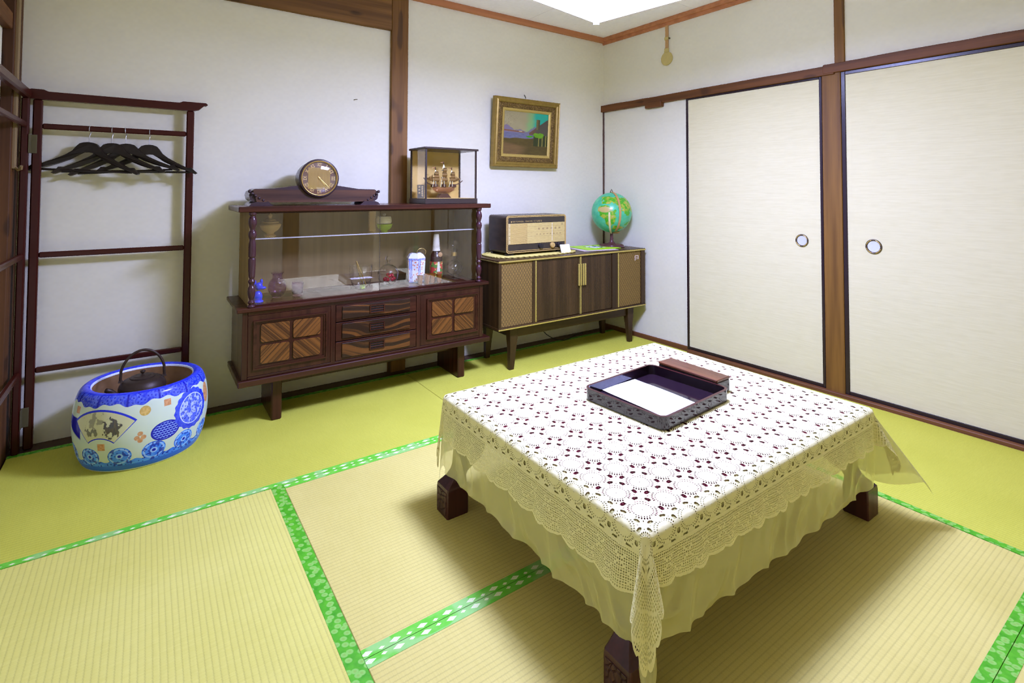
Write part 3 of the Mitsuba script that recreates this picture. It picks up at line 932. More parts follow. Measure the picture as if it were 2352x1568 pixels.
for k, (z0, z1) in enumerate(((0.4555, 0.545), (0.354, 0.4535), (0.253, 0.352))):
    d = part(cab, 'drawer', box(-2.364, -1.910, -0.4235, -0.40, z0 + 0.001, z1 - 0.001, 0.0015), 'mat_redwood_x')
    part(d, 'front_panel', box(-2.332, -1.950, -0.431, -0.4232, z0 + 0.013, z1 - 0.009, 0.003), 'mat_rosewood', label='streaky rosewood front')
    hz = (z0 + z1) / 2 + 0.004
    h = part(d, 'handle', frame_xz(-2.186, -2.102, hz - 0.022, hz + 0.022, 0.006, -0.4365, -0.4308), 'mat_redwood_x')
    part(h, 'recess', box(-2.1798, -2.1082, -0.4318, -0.4306, hz - 0.016, hz + 0.016, 0), 'mat_black')
    for dz in (-0.0065, 0.0065):
        part(h, 'bar', box(-2.1798, -2.1082, -0.4355, -0.4318, hz + dz - 0.0026, hz + dz + 0.0026, 0.001), 'mat_redwood_x')

# upper glass case
part(cab, 'back_panel', box(-2.764, -1.470, -0.060, -0.050, 0.584, 1.0435, 0), 'mat_backpanel')
for x0 in (-2.770, -1.470):
    part(cab, 'case_side', box(x0 - 0.006, x0 + 0.004, -0.380, -0.0605, 0.584, 1.0435, 0.001), 'mat_backpanel', label='plain brown side of the glass case')
part(cab, 'track', box(-2.764, -1.470, -0.404, -0.380, 0.584, 0.591, 0.001), 'mat_redwood_x')
part(cab, 'track', box(-2.764, -1.470, -0.404, -0.380, 1.036, 1.0435, 0.001), 'mat_redwood_x')


def sheet_y(x0, x1, y, z0, z1):
    return trimesh.Trimesh([[x0, y, z0], [x1, y, z0], [x1, y, z1], [x0, y, z1]], [[0, 1, 2], [0, 2, 3]], process=False)


part(cab, 'glass_door', sheet_y(-2.762, -2.120, -0.396, 0.5915, 1.0355), 'mat_pane', label='left sliding glass pane')
part(cab, 'glass_door', sheet_y(-2.155, -1.474, -0.388, 0.5915, 1.0355), 'mat_pane', label='right sliding glass pane')
PR('mat_glassedge', (0.40, 0.40, 0.38), 0.15, specular=0.8)
PR('mat_darkedge', (0.05, 0.04, 0.025), 0.3)
part(cab, 'pane_edge', box(-2.1215, -2.1195, -0.3975, -0.3945, 0.5915, 1.0355, 0), 'mat_darkedge')
part(cab, 'glass_shelf', trimesh.Trimesh([[-2.758, -0.335, 0.9060], [-1.478, -0.335, 0.9060], [-1.478, -0.064, 0.9060], [-2.758, -0.064, 0.9060]], [[0, 1, 2], [0, 2, 3]], process=False), 'mat_pane')
part(cab, 'shelf_edge', box(-2.758, -1.478, -0.3385, -0.3355, 0.9025, 0.909, 0.0012), 'mat_glassedge', label='bright edge of the glass shelf')
TURN = smoothprof([(0.0, 0.0), (0.016, 0.001), (0.017, 0.008), (0.011, 0.014), (0.015, 0.022), (0.015, 0.028), (0.009, 0.036), (0.014, 0.052), (0.0175, 0.075), (0.0165, 0.092), (0.010, 0.108), (0.0155, 0.122), (0.0155, 0.128), (0.0105, 0.138), (0.014, 0.150), (0.0165, 0.20), (0.0165, 0.232), (0.0125, 0.238), (0.0125, 0.242), (0.0165, 0.248), (0.0165, 0.30), (0.0125, 0.326), (0.0165, 0.338), (0.0185, 0.352), (0.0155, 0.366), (0.0105, 0.374), (0.0155, 0.392), (0.0190, 0.410), (0.0165, 0.428), (0.0110, 0.440), (0.0155, 0.446), (0.0165, 0.452), (0.0165, 0.4599), (0.0, 0.46)], 3)
for x in (-2.766, -1.490):
    c = lathe(TURN, 32, x, -0.418, 0.5837)
    v = np.asarray(c.vertices)
    a = np.arctan2(v[:, 1] + 0.418, v[:, 0] - x)
    flute = ((v[:, 2] > 0.5837 + 0.155) & (v[:, 2] < 0.5837 + 0.315)) * 0.0014 * (0.5 + 0.5 * np.cos(10 * a))
    rr_ = np.maximum(np.hypot(v[:, 0] - x, v[:, 1] + 0.418), 1e-6)
    v[:, 0] = x + (v[:, 0] - x) * (1 - flute / rr_)
    v[:, 1] = -0.418 + (v[:, 1] + 0.418) * (1 - flute / rr_)
    part(cab, 'column', trimesh.Trimesh(v, c.faces, process=False), 'mat_turned', True, label='glossy turned column')

# ------------------------------------------------------------------ things in the cabinet
CZ = 0.5838
B('mat_amberglass', {'type': 'principled', 'base_color': {'type': 'rgb', 'value': [0.30, 0.085, 0.012]}, 'roughness': 0.08, 'spec_trans': 0.45, 'eta': 1.5})
B('mat_blueglass', {'type': 'dielectric', 'int_ior': 1.5, 'specular_transmittance': {'type': 'rgb', 'value': [0.08, 0.12, 0.85]}})
B('mat_violetglass', {'type': 'dielectric', 'int_ior': 1.5, 'specular_transmittance': {'type': 'rgb', 'value': [0.86, 0.70, 0.90]}})
B('mat_greenglass', {'type': 'dielectric', 'int_ior': 1.5, 'specular_transmittance': {'type': 'rgb', 'value': [0.60, 0.74, 0.42]}})
PR('mat_candyred', (0.65, 0.02, 0.05), 0.2, clearcoat=0.6)
PR('mat_candywhite', (0.75, 0.72, 0.75), 0.3)
PR('mat_limegreen', (0.36, 0.55, 0.03), 0.4)
PR('mat_cream', (0.72, 0.68, 0.48), 0.5)
PR('mat_tanceramic', (0.58, 0.40, 0.17), 0.4, clearcoat=0.3)
PR('mat_blueceramic', (0.015, 0.03, 0.45), 0.25, clearcoat=0.6)
PR('mat_darkbottle', (0.030, 0.008, 0.004), 0.12, clearcoat=0.8)


def cup(prof_out, wall, base, n=32):
    """Closed profile of a hollow vessel: outer wall up, inner wall down."""
    o = np.array(prof_out, float)
    inner = [(max(r - wall, 0.001), z) for r, z in o[::-1] if z > base]
    inner.append((max(inner[-1][0] * 0.9, 0.001), base))
    return lathe([(0, o[0][1])] + [tuple(q) for q in o] + inner + [(0, base)], n)


# ice bucket with tongs
gx, gy = -2.190, -0.292
gob = smoothprof([(0.030, 0), (0.032, 0.006), (0.030, 0.012), (0.044, 0.030), (0.056, 0.060), (0.061, 0.095), (0.063, 0.142)], 3)
solo('ice_bucket', mv(cup(gob, 0.003, 0.012, 36), gx, gy, CZ), 'mat_glass', 'clear glass ice bucket with tongs in the cabinet', 'glassware', smooth=40)
tg = thing('ice_tongs', 'metal tongs standing in the glass ice bucket', 'tongs')
part(tg, 'arm', tube([(gx + 0.022, gy - 0.002, CZ + 0.020), (gx - 0.002, gy, CZ + 0.07), (gx - 0.026, gy + 0.004, CZ + 0.168)], 0.0035, 6), 'mat_gold', True)
part(tg, 'arm', tube([(gx + 0.030, gy - 0.010, CZ + 0.022), (gx + 0.008, gy - 0.010, CZ + 0.08), (gx - 0.026, gy + 0.004, CZ + 0.168)], 0.0035, 6), 'mat_gold', True)
solo('ice_cube', mv(box(-0.013, 0.013, -0.013, 0.013, 0, 0.024, 0.005), gx + 0.0, gy - 0.028, CZ + 0.014, 0.5), 'mat_limegreen', 'small yellow-green block in the glass ice bucket', 'block')
# candy jar
jx, jy = -2.020, -0.268
jar = thing('candy_jar', 'cut glass candy jar with a domed lid and pale knob in the cabinet', 'jar')
part(jar, 'bowl', mv(cup(smoothprof([(0.040, 0), (0.042, 0.006), (0.034, 0.012), (0.036, 0.020), (0.052, 0.040), (0.058, 0.066), (0.060, 0.082)], 3), 0.003, 0.016, 36), jx, jy, CZ), 'mat_glass', 40)
part(jar, 'lid', mv(lathe([(0.0605, 0.0835), (0.057, 0.096), (0.044, 0.116), (0.022, 0.130), (0.010, 0.136), (0.009, 0.146), (0.017, 0.158), (0.018, 0.168), (0.012, 0.179), (0, 0.182), (0, 0.128), (0.020, 0.126), (0.041, 0.113), (0.054, 0.094), (0.057, 0.0835), (0.0605, 0.0835)], 36), jx, jy, CZ), 'mat_glass', 40)
for k in range(14):
    a, r = k * 2.4, 0.008 + 0.026 * math.sqrt(k / 14)
    solo('candy', ball(0.0105, jx + r * math.cos(a), jy + r * math.sin(a), CZ + 0.029 + 0.019 * (k % 3), 2, (1, 1, 1)), 'mat_candyred' if k % 3 else 'mat_candywhite', 'red candy in the lidded cut glass jar' if k % 3 else 'pale candy in the lidded cut glass jar', 'candy', 'candies in the glass jar', True)
# six-sided porcelain flask with a bottle neck behind
px_, py_ = -1.812, -0.195


def porcelain(p, n, uv):
    a = dr.atan2(p.x - px_, -(p.y - py_))
    z = (p.z - CZ)
    u = a * 0.055
    d, e, r = voronoi(u * 75, z * 75)
    white = mi.Color3f(0.78, 0.80, 0.86)
    c = mix(white, (0.68, 0.20, 0.09), (1 - smoothstep(0.26, 0.40, d)) * smoothstep(0.45, 0.5, r))
    c = mix(c, (0.10, 0.17, 0.55), 1 - smoothstep(0.0022, 0.0036, dr.abs(dr.abs(a / 1.0472 - dr.floor(a / 1.0472) - 0.5) * 1.0472 * 0.055 - 0.0235)))
    top = smoothstep(0.148, 0.150, z)
    c = mix(c, white, top)
    c = mix(c, (0.16, 0.24, 0.60), smoothstep(0.136, 0.138, z) * (1 - top) * (0.4 + 0.6 * noise(u * 300, z * 300)))
    return mix(c, (0.16, 0.24, 0.60), 1 - smoothstep(0.006, 0.008, z))


PR('mat_porcelain', porcelain, 0.15, clearcoat=0.7)
fl = thing('porcelain_flask', 'six-sided white porcelain flask with blue and orange figures and a glass stopper', 'flask')
secs = []
for z, r in ((0, 0.052), (0.004, 0.054), (0.148, 0.061), (0.152, 0.060), (0.172, 0.046), (0.176, 0.036), (0.1795, 0.034)):
    a = np.arange(6) * PI / 3 + 0.3
    secs.append(np.stack([px_ + r * np.cos(a), py_ + r * np.sin(a), np.full(6, CZ + z)], 1))
part(fl, 'body', loft(secs), 'mat_porcelain')
part(fl, 'stopper', mv(lathe(smoothprof([(0, 0.1797), (0.017, 0.180), (0.018, 0.205), (0.012, 0.220), (0.010, 0.240), (0.015, 0.262), (0.014, 0.285), (0, 0.290)], 3), 24), px_, py_, CZ), 'mat_greenglass', True, label='green glass stopper')
part(fl, 'handle', tube([(px_ + 0.030 * math.cos(t) + 0.02, py_ - 0.035, CZ + 0.185 + 0.024 * math.sin(t)) for t in np.linspace(-0.6, 3.4, 14)], 0.0018, 6), 'mat_gold', True)
# dark bottle with a white neck
bx_, by_ = -1.664, -0.175


def blabel(p, n, uv):
    a = dr.atan2(p.x - bx_, -(p.y - by_)) * 0.04
    z = p.z - CZ
    d, e, r = voronoi(a * 60 + 3, z * 60)
    c = mix((0.10, 0.22, 0.03), (0.50, 0.05, 0.03), smoothstep(0.35, 0.5, r))
    c = mix(c, (0.60, 0.55, 0.12), smoothstep(0.62, 0.70, noise(a * 90, z * 90)))
    stripe = (1 - smoothstep(0.004, 0.006, dr.abs(a + 0.002) - 0.10 * (0.118 - z))) * smoothstep(0.050, 0.055, z)
    return mix(c, (0.66, 0.62, 0.42), stripe)


PR('mat_bottlelabel', blabel, 0.5)
bt = thing('liquor_bottle', 'dark bottle with a white wrapped neck and a colourful label in the cabinet', 'bottle')
part(bt, 'body', mv(lathe(smoothprof([(0, 0), (0.039, 0.001), (0.040, 0.01), (0.040, 0.125), (0.036, 0.150), (0.026, 0.170), (0.0195, 0.180), (0, 0.181)], 3), 32), bx_, by_, CZ), 'mat_darkbottle', 40)
part(bt, 'neck', mv(lathe([(0, 0.1812), (0.026, 0.182), (0.0245, 0.19), (0.017, 0.285), (0.016, 0.288), (0, 0.289)], 28), bx_, by_, CZ), 'mat_cream', 30, label='white wrapped neck')
part(bt, 'paper_label', mv(lathe([(0.0405, 0.018), (0.0412, 0.0185), (0.0412, 0.1145), (0.0405, 0.115)], 32), bx_, by_, CZ), 'mat_bottlelabel', 30, label='red and green label')
part(bt, 'seal', ball(0.016, bx_ + 0.012, by_ - 0.034, CZ + 0.158, 2, (1, 0.35, 1)), 'mat_strap', True)
# decanter on a foot
dx_, dy_ = -1.555, -0.215
dec = thing('decanter', 'clear glass decanter with a tall stopper at the right end of the cabinet', 'decanter')
part(dec, 'body', mv(cup(smoothprof([(0.040, 0), (0.040, 0.005), (0.010, 0.012), (0.012, 0.020), (0.045, 0.042), (0.058, 0.068), (0.046, 0.098), (0.018, 0.125), (0.013, 0.150), (0.015, 0.175), (0.022, 0.190)], 3), 0.0022, 0.026, 36), dx_, dy_, CZ), 'mat_glass', 40)
part(dec, 'stopper', mv(lathe(smoothprof([(0, 0.150), (0.008, 0.151), (0.0105, 0.190), (0.020, 0.194), (0.010, 0.200), (0.012, 0.215), (0.018, 0.228), (0.010, 0.243), (0, 0.246)], 3), 28), dx_, dy_, CZ), 'mat_glass', True)
part(dec, 'label_band', mv(lathe([(0.0165, 0.145), (0.0172, 0.146), (0.0172, 0.168), (0.0165, 0.169)], 28), dx_, dy_, CZ), 'mat_gold', 30)
# six amber tumblers
GLAB = ['small amber liqueur glass, leftmost of the front row before the flask', 'small amber liqueur glass, second from the left of the front row',
        'small amber liqueur glass, third from the left of the front row', 'small amber liqueur glass, rightmost of the front row before the dark bottle',
        'small amber liqueur glass, left one of the two behind the front row', 'small amber liqueur glass, right one of the two behind the front row']
for k, (x, y) in enumerate(((-1.826, -0.288), (-1.786, -0.300), (-1.746, -0.286), (-1.702, -0.294), (-1.765, -0.252), (-1.722, -0.250))):
    solo('liqueur_glass', mv(cup([(0.0125, 0), (0.0135, 0.002), (0.0165, 0.030), (0.0178, 0.052)], 0.0018, 0.009, 20), x, y, CZ), 'mat_amberglass', GLAB[k], 'glass', 'amber liqueur glasses', 30)
# glassware and blue figurine at the left end
solo('glass_ball_vase', mv(cup(smoothprof([(0.020, 0), (0.022, 0.004), (0.036, 0.022), (0.046, 0.050), (0.040, 0.080), (0.026, 0.100), (0.024, 0.118), (0.032, 0.130)], 3), 0.003, 0.008, 32), -2.615, -0.225, CZ), 'mat_violetglass', 'round violet tinted glass vase at the left end of the cabinet', 'vase', smooth=40)
solo('glass_tumbler', mv(cup([(0.024, 0), (0.026, 0.003), (0.028, 0.02), (0.031, 0.075)], 0.003, 0.012, 32), -2.516, -0.240, CZ), 'mat_violetglass', 'low violet tinted glass tumbler right of the round vase', 'glass', smooth=30)
fg = [ball(0.022, 0, 0, 0.030, 3, (1, 0.8, 1.35)), ball(0.018, 0.004, -0.002, 0.082, 3, (1, 0.9, 1.1)), ball(0.011, 0.021, -0.006, 0.073, 2, (1.5, 0.8, 0.7)), ball(0.009, -0.014, 0, 0.101, 2, (0.8, 0.7, 1.5)), ball(0.009, 0.016, 0, 0.104, 2, (0.8, 0.7, 1.5)), lathe([(0, 0), (0.026, 0.001), (0.027, 0.008), (0.015, 0.016), (0, 0.017)], 20)]
solo('blue_figurine', mv(cat(*fg), -2.722, -0.315, CZ), 'mat_blueceramic', 'small cobalt blue figurine beside the left column of the cabinet', 'figurine', smooth=True)
# on the glass shelf
SZ = 0.9064
cp = thing('lidded_compote', 'tan ribbed lidded bowl on a foot, on the left of the glass shelf', 'bowl')
part(cp, 'bowl', mv(cup(smoothprof([(0.028, 0), (0.029, 0.005), (0.019, 0.012), (0.022, 0.020), (0.040, 0.034), (0.054, 0.058)], 4), 0.003, 0.014, 32), -2.650, -0.20, SZ), 'mat_tanceramic', 40)
part(cp, 'lid', mv(lathe(smoothprof([(0.0545, 0.0588), (0.052, 0.066), (0.044, 0.070), (0.042, 0.078), (0.030, 0.082), (0.027, 0.088), (0.010, 0.094), (0.008, 0.102), (0.010, 0.110), (0.004, 0.120), (0, 0.122)], 3), 32), -2.650, -0.20, SZ), 'mat_tanceramic', 40)
bowlp = smoothprof([(0.018, 0), (0.019, 0.005), (0.030, 0.012), (0.042, 0.026), (0.047, 0.044)], 3)
solo('rice_bowl', mv(cup(bowlp, 0.003, 0.007, 32), -2.020, -0.20, SZ), 'mat_limegreen', 'lime green bowl under a cream one on the glass shelf', 'bowl', smooth=40)
solo('cream_pot', mv(lathe(smoothprof([(0, 0.0445), (0.036, 0.0447), (0.042, 0.052), (0.044, 0.066), (0.040, 0.088), (0.036, 0.0885), (0.012, 0.090), (0.009, 0.096), (0.011, 0.104), (0, 0.108)], 3), 32), -2.022, -0.20, SZ), 'mat_cream', 'cream lidded pot stacked on the lime green bowl', 'pot', smooth=40)
solo('pale_flask', mv(box(-0.020, 0.020, -0.012, 0.012, 0, 0.125, 0.004), -2.078, -0.15, SZ), 'mat_tanceramic', 'narrow tan upright block beside the cream pot on the glass shelf', 'block')

# ------------------------------------------------------------------ stereo sideboard
sb = thing('stereo_sideboard', 'low dark walnut stereo sideboard with lattice speaker cloth and brass trim in the room corner', 'sideboard')
SX0, SX1, SF, SBK, ST = -1.386, -0.036, -0.490, -0.090, 0.711
part(sb, 'top_board', box(SX0, SX1, SF, SBK, 0.695, ST, 0.002), 'mat_walnut_x')
part(sb, 'bottom_board', box(SX0, SX1, SF, SBK, 0.272, 0.290, 0.002), 'mat_walnut_x')
part(sb, 'side_panel', box(SX0 + 0.001, SX0 + 0.022, SF + 0.003, SBK, 0.2905, 0.6945, 0.001), 'mat_walnut_z')
part(sb, 'side_panel', box(SX1 - 0.044, SX1 - 0.001, SF + 0.003, SBK, 0.2905, 0.6945, 0.001), 'mat_walnut_z')
part(sb, 'back_board', box(SX0 + 0.02, SX1 - 0.04, SBK - 0.006, SBK + 0.006, 0.2905, 0.6945, 0), 'mat_walnut_z')
part(sb, 'brass_trim', box(SX0 - 0.001, SX1 + 0.001, SF - 0.003, SF + 0.004, 0.6965, 0.7075, 0.001), 'mat_brass')
part(sb, 'brass_trim', box(SX0 - 0.003, SX0 + 0.004, SF + 0.004, SBK, 0.6965, 0.7025, 0.001), 'mat_brass')
part(sb, 'brass_trim', box(SX0 - 0.001, SX1 + 0.001, SF - 0.003, SF + 0.004, 0.2745, 0.2825, 0.001), 'mat_brass')
for x0, x1 in ((-1.362, -1.119), (-0.316, -0.082)):
    part(sb, 'speaker_cloth', box(x0, x1, SF + 0.010, SF + 0.018, 0.2915, 0.6935, 0.001), 'mat_grille', label='tan speaker cloth with a dark diamond lattice')
for x0, x1 in ((-1.118, -1.074), (-0.388, -0.317)):
    part(sb, 'stile', box(x0, x1, SF + 0.006, SF + 0.03, 0.2905, 0.6945, 0.001), 'mat_walnut_z')
for x in (-1.094, -0.328):
    part(sb, 'brass_strip', box(x - 0.0045, x + 0.0045, SF + 0.001, SF + 0.0065, 0.2925, 0.6925, 0.001), 'mat_brass')


def ribbed(x0, x1, y, z0, z1, pitch, depth):
    n = max(2, round((x1 - x0) / pitch))
    xs, ys = [], []
    for i in range(n):
        for a in (0.02, 0.15, 0.5, 0.85, 0.98):
            xs.append(x0 + (i + a) * (x1 - x0) / n)
            ys.append(y - depth * math.sqrt(max(0, 1 - (2 * a - 1) ** 2)))
    m = len(xs)
    v = [[x, yy, z] for z in (z0, z1) for x, yy in zip(xs, ys)]
    f = [[i, i + 1, m + i + 1] for i in range(m - 1)] + [[i, m + i + 1, m + i] for i in range(m - 1)]
    return trimesh.Trimesh(v, f, process=False)


for x0, x1 in ((-1.073, -0.706), (-0.694, -0.389)):
    d = part(sb, 'tambour_door', cat(ribbed(x0, x1, SF + 0.014, 0.2945, 0.6925, 0.0105, 0.003), box(x0, x1, SF + 0.0145, SF + 0.024, 0.2945, 0.6925, 0)), 'mat_walnut_z', label='ribbed sliding door')
part(sb, 'brass_strip', box(-0.7055, -0.7015, SF + 0.002, SF + 0.02, 0.2925, 0.6925, 0.001), 'mat_brass')
part(sb, 'brass_strip', box(-0.6985, -0.6945, SF + 0.002, SF + 0.02, 0.2925, 0.6925, 0.001), 'mat_brass')
for x0 in (-0.727, -0.709, -0.686, -0.668):
    part(sb, 'handle', box(x0, x0 + 0.011, SF - 0.008, SF + 0.006, 0.491, 0.643, 0.002), 'mat_brass', label='tall brass bar handle')
em = [box(-0.146, -0.141, SF + 0.006, SF + 0.010, 0.622, 0.660, 0.0005), box(-0.146, -0.108, SF + 0.006, SF + 0.010, 0.655, 0.660, 0.0005), box(-0.110, -0.106, SF + 0.006, SF + 0.010, 0.634, 0.660, 0.0005), box(-0.134, -0.106, SF + 0.006, SF + 0.010, 0.632, 0.636, 0.0005), box(-0.134, -0.116, SF + 0.006, SF + 0.010, 0.643, 0.647, 0.0005)]
PR('mat_emblem', (0.75, 0.62, 0.55), 0.3, metallic=0.5)
part(sb, 'emblem', cat(*em), 'mat_emblem', label='small square metal emblem')
for x, y, lean in ((-1.243, -0.428, -1), (-0.160, -0.428, 1), (-1.243, -0.135, -1), (-0.160, -0.135, 1)):
    secs = []
    for z, h, sh in ((0.0, 0.0165, 0.010), (0.14, 0.024, 0.002), (0.2, 0.030, 0.0), (0.2718, 0.032, 0.0)):
        ox = x + lean * sh
        secs.append(np.array([[ox - h, y - h * 0.75, z], [ox + h, y - h * 0.75, z], [ox + h, y + h * 0.75, z], [ox - h, y + h * 0.75, z]]))
    part(sb, 'leg', loft(secs), 'mat_walnut_z')
for y in (-0.437, -0.144):
    part(sb, 'apron', box(-1.212, -0.192, y, y + 0.020, 0.203, 0.2716, 0.003), 'mat_walnut_x')
for x in (-1.253, -0.170):
    part(sb, 'stretcher', box(x, x + 0.02, -0.405, -0.158, 0.203, 0.2716, 0.003), 'mat_walnut_y')
part(sb, 'power_cord', tube(np.column_stack([np.linspace(-0.75, -0.30, 16), -0.11 - 0.05 * np.sin(np.linspace(0, 5, 16)), 0.006 + 0.10 * np.exp(-np.linspace(0, 6, 16))]), 0.0035, 6), 'mat_black', True)

# crocheted mat under the radio
PR('mat_doily', (0.48, 0.40, 0.10), 0.85)
n = 170
ang = np.arange(n) * 2 * PI / n


def superell(a, b, k=3.6):
    c, s = np.cos(ang), np.sin(ang)
    q = (np.abs(c) ** k + np.abs(s) ** k) ** (-1 / k)
    return np.stack([a * q * c, b * q * s], 1)


dm = thing('crochet_mat', 'yellow crocheted mat under the table radio', 'mat')
dcx, dcy = -0.985, -0.272
core = superell(0.345, 0.165)
part(dm, 'cloth', mv(extr(core, 0.003), dcx, dcy, ST + 0.0003), 'mat_doily')
wv = np.column_stack([core * (1 + 0.012 * np.sin(ang * 55))[:, None] + [dcx, dcy], ST + 0.0058 + 0.0025 * np.sin(ang * 55 + 1)])
part(dm, 'ruffle', tube(wv, 0.0045, 6, closed=True), 'mat_doily', True, label='ruffled yellow edge')

# table radio
rd = thing('table_radio', 'brown wooden table radio with a cream slatted front on the yellow mat', 'radio')
RX0, RX1, RF, RB_, RZ0, RZ1 = -1.226, -0.704, -0.328, -0.112, 0.730, 0.984
PR('mat_radiowood', wood((0.014, 0.006, 0.003), (0.036, 0.016, 0.008), 0, 1.4), 0.3, clearcoat=0.4)
PR('mat_ivory', (0.46, 0.34, 0.11), 0.45)
PR('mat_ivorylight', (0.50, 0.40, 0.17), 0.45)
PR('mat_radioband', (0.028, 0.020, 0.012), 0.15, clearcoat=0.8)
body = extr(rrect(RX0, RX1, RZ0, RZ1, 0.020, 6), RB_ - RF)
part(rd, 'cabinet', exz(rrect(RX0, RX1, RZ0, RZ1, 0.020, 6), RF, RB_), 'mat_radiowood', 30)
part(rd, 'gold_edge', exz(rrect(RX0 + 0.001, RX1 - 0.001, RZ0 + 0.001, RZ1 - 0.001, 0.019, 6).difference(rrect(RX0 + 0.006, RX1 - 0.006, RZ0 + 0.006, RZ1 - 0.006, 0.016, 6)), RF - 0.004, RF), 'mat_goldleaf')
part(rd, 'gold_edge', exz(rrect(RX0 + 0.011, RX1 - 0.008, RZ0 + 0.012, RZ1 - 0.009, 0.010, 5).difference(rrect(RX0 + 0.015, RX1 - 0.012, RZ0 + 0.016, RZ1 - 0.013, 0.008, 5)), RF - 0.0035, RF), 'mat_goldleaf')
part(rd, 'top_band', box(RX0 + 0.016, RX1 - 0.013, RF - 0.0025, RF, 0.931, RZ1 - 0.014, 0.0008), 'mat_radioband', label='dark top band with gold lettering')
part(rd, 'lower_band', box(RX0 + 0.016, RX1 - 0.013, RF - 0.0025, RF, RZ0 + 0.017, 0.786, 0.0008), 'mat_radioband')
zs, ys = [], []
for i in range(16):
    z = 0.7885 + i * (0.9295 - 0.7885) / 16
    for a, dd in ((0.02, 0), (0.2, 1), (0.55, 1), (0.78, 0), (0.98, 0)):
        zs.append(z + a * (0.9295 - 0.7885) / 16)
        ys.append(RF - 0.001 - 0.003 * dd)
m = len(zs)
gx0, gx1 = RX0 + 0.032, -1.052
gv = [[x, y, z] for x in (gx0, gx1) for y, z in zip(ys, zs)]
gf = [[i, m + i, m + i + 1] for i in range(m - 1)] + [[i, m + i + 1, i + 1] for i in range(m - 1)]
part(rd, 'slatted_grille', trimesh.Trimesh(gv, gf, process=False), 'mat_ivory')
part(rd, 'key_strip', box(RX0 + 0.016, RX0 + 0.031, RF - 0.005, RF, 0.7885, 0.9295, 0.001), 'mat_ivorylight')
for i in range(5):
    part(rd, 'key', box(RX0 + 0.017, RX0 + 0.030, RF - 0.008, RF - 0.005, 0.7925 + i * 0.0275, 0.8155 + i * 0.0275, 0.001), 'mat_ivorylight')


def dialface(p, n, uv):
    u, z = (p.x + 1.05) / 0.332, p.z
    c = mix((0.44, 0.33, 0.10), (0.50, 0.39, 0.13), noise(p.x * 60, p.z * 200))
    for zl in (0.838, 0.866, 0.906):
        c = mix(c, (0.30, 0.20, 0.08), 0.7 * (1 - smoothstep(0.0006, 0.0013, dr.abs(z - zl))))
    for zl, h, k in ((0.888, 0.0055, 9.0), (0.850, 0.003, 11.0)):
        t = u * k - 2.2
        fr = t - dr.floor(t)
        tick = (1 - smoothstep(0.18, 0.26, dr.abs(fr - 0.5))) * (1 - smoothstep(h, h + 0.0012, dr.abs(z - zl))) * smoothstep(0.22, 0.24, u) * (1 - smoothstep(0.90, 0.92, u))
        c = mix(c, (0.20, 0.12, 0.05), tick * (0.45 + 0.4 * noise(p.x * 700, p.z * 600)))
    c = mix(c, (0.18, 0.14, 0.06), (1 - smoothstep(0.004, 0.006, dr.abs(p.x + 0.742))) * (1 - smoothstep(0.008, 0.010, dr.abs(z - 0.915))) * noise(p.x * 500, p.z * 300))
    return c


PR('mat_dial', dialface, 0.3, clearcoat=0.5)
part(rd, 'dial_panel', box(-1.0515, RX1 - 0.013, RF - 0.0028, RF, 0.7885, 0.9295, 0.0006), 'mat_dial', label='cream tuning scale with small dark figures')
part(rd, 'dial_pointer', box(-0.834, -0.8325, RF - 0.0036, RF - 0.0027, 0.80, 0.925, 0), 'mat_white')
tx = text_mesh('N A T I O N A L   R A D I O   S T E R E O', 0.0105, 0.001)
part(rd, 'lettering', xf(tx, [[0.95, 0, 0, RX0 + 0.050], [0, 0, -1, RF - 0.0025], [0, 1, 0, 0.937], [0, 0, 0, 1]]), 'mat_goldleaf', label='gold capital lettering')
part(rd, 'badge', box(RX0 + 0.037, RX0 + 0.045, RF - 0.0045, RF - 0.0025, 0.937, 0.946, 0.001), 'mat_goldleaf')
KY = np.array([[1, 0, 0, 0], [0, 0, -1, 0], [0, 1, 0, 0], [0, 0, 0, 1.0]])
for x, mm in ((-0.938, 'mat_blackgloss'), (-0.834, 'mat_goldleaf'), (-0.772, 'mat_blackgloss')):
    k = part(rd, 'knob', mv(xf(lathe([(0, 0), (0.019, 0.0), (0.019, 0.012), (0.016, 0.017), (0, 0.018)], 28), KY), x, RF - 0.0026, 0.768), mm, 30)
for x in (RX0 + 0.04, RX1 - 0.04):
    for y in (RF + 0.02, RB_ - 0.025):
        part(rd, 'foot', box(x - 0.03, x + 0.03, y - 0.012, y + 0.012, ST + 0.0034, RZ0 - 0.0002, 0.002), 'mat_black')

# caption card, magazine, sleeve
PR('mat_card', lambda p, n, uv: mix((0.84, 0.84, 0.86), (0.45, 0.45, 0.48), 0.7 * (1 - smoothstep(0.10, 0.18, dr.abs(p.z / 0.0095 - dr.floor(p.z / 0.0095) - 0.5))) * smoothstep(0.35, 0.45, noise(p.x * 260, dr.floor(p.z / 0.0095) * 3.7)) * (1 - smoothstep(0.026, 0.028, dr.abs(p.x + 0.765)))), 0.6)
card = thing('caption_card', 'small white printed caption card leaning in front of the radio', 'card')
crd = mv(box(-0.040, 0.040, -0.0012, 0.0012, 0, 0.062, 0.0004), -0.766, -0.408, ST + 0.004, math.radians(-6), math.radians(-22))
part(card, 'card', crd, 'mat_card')
part(card, 'holder', mv(box(-0.042, 0.042, 0.0016, 0.0045, 0.0, 0.060, 0.001), -0.766, -0.408, ST + 0.0035, math.radians(-6), math.radians(-22)), 'mat_hinge', label='thin stand behind the card')


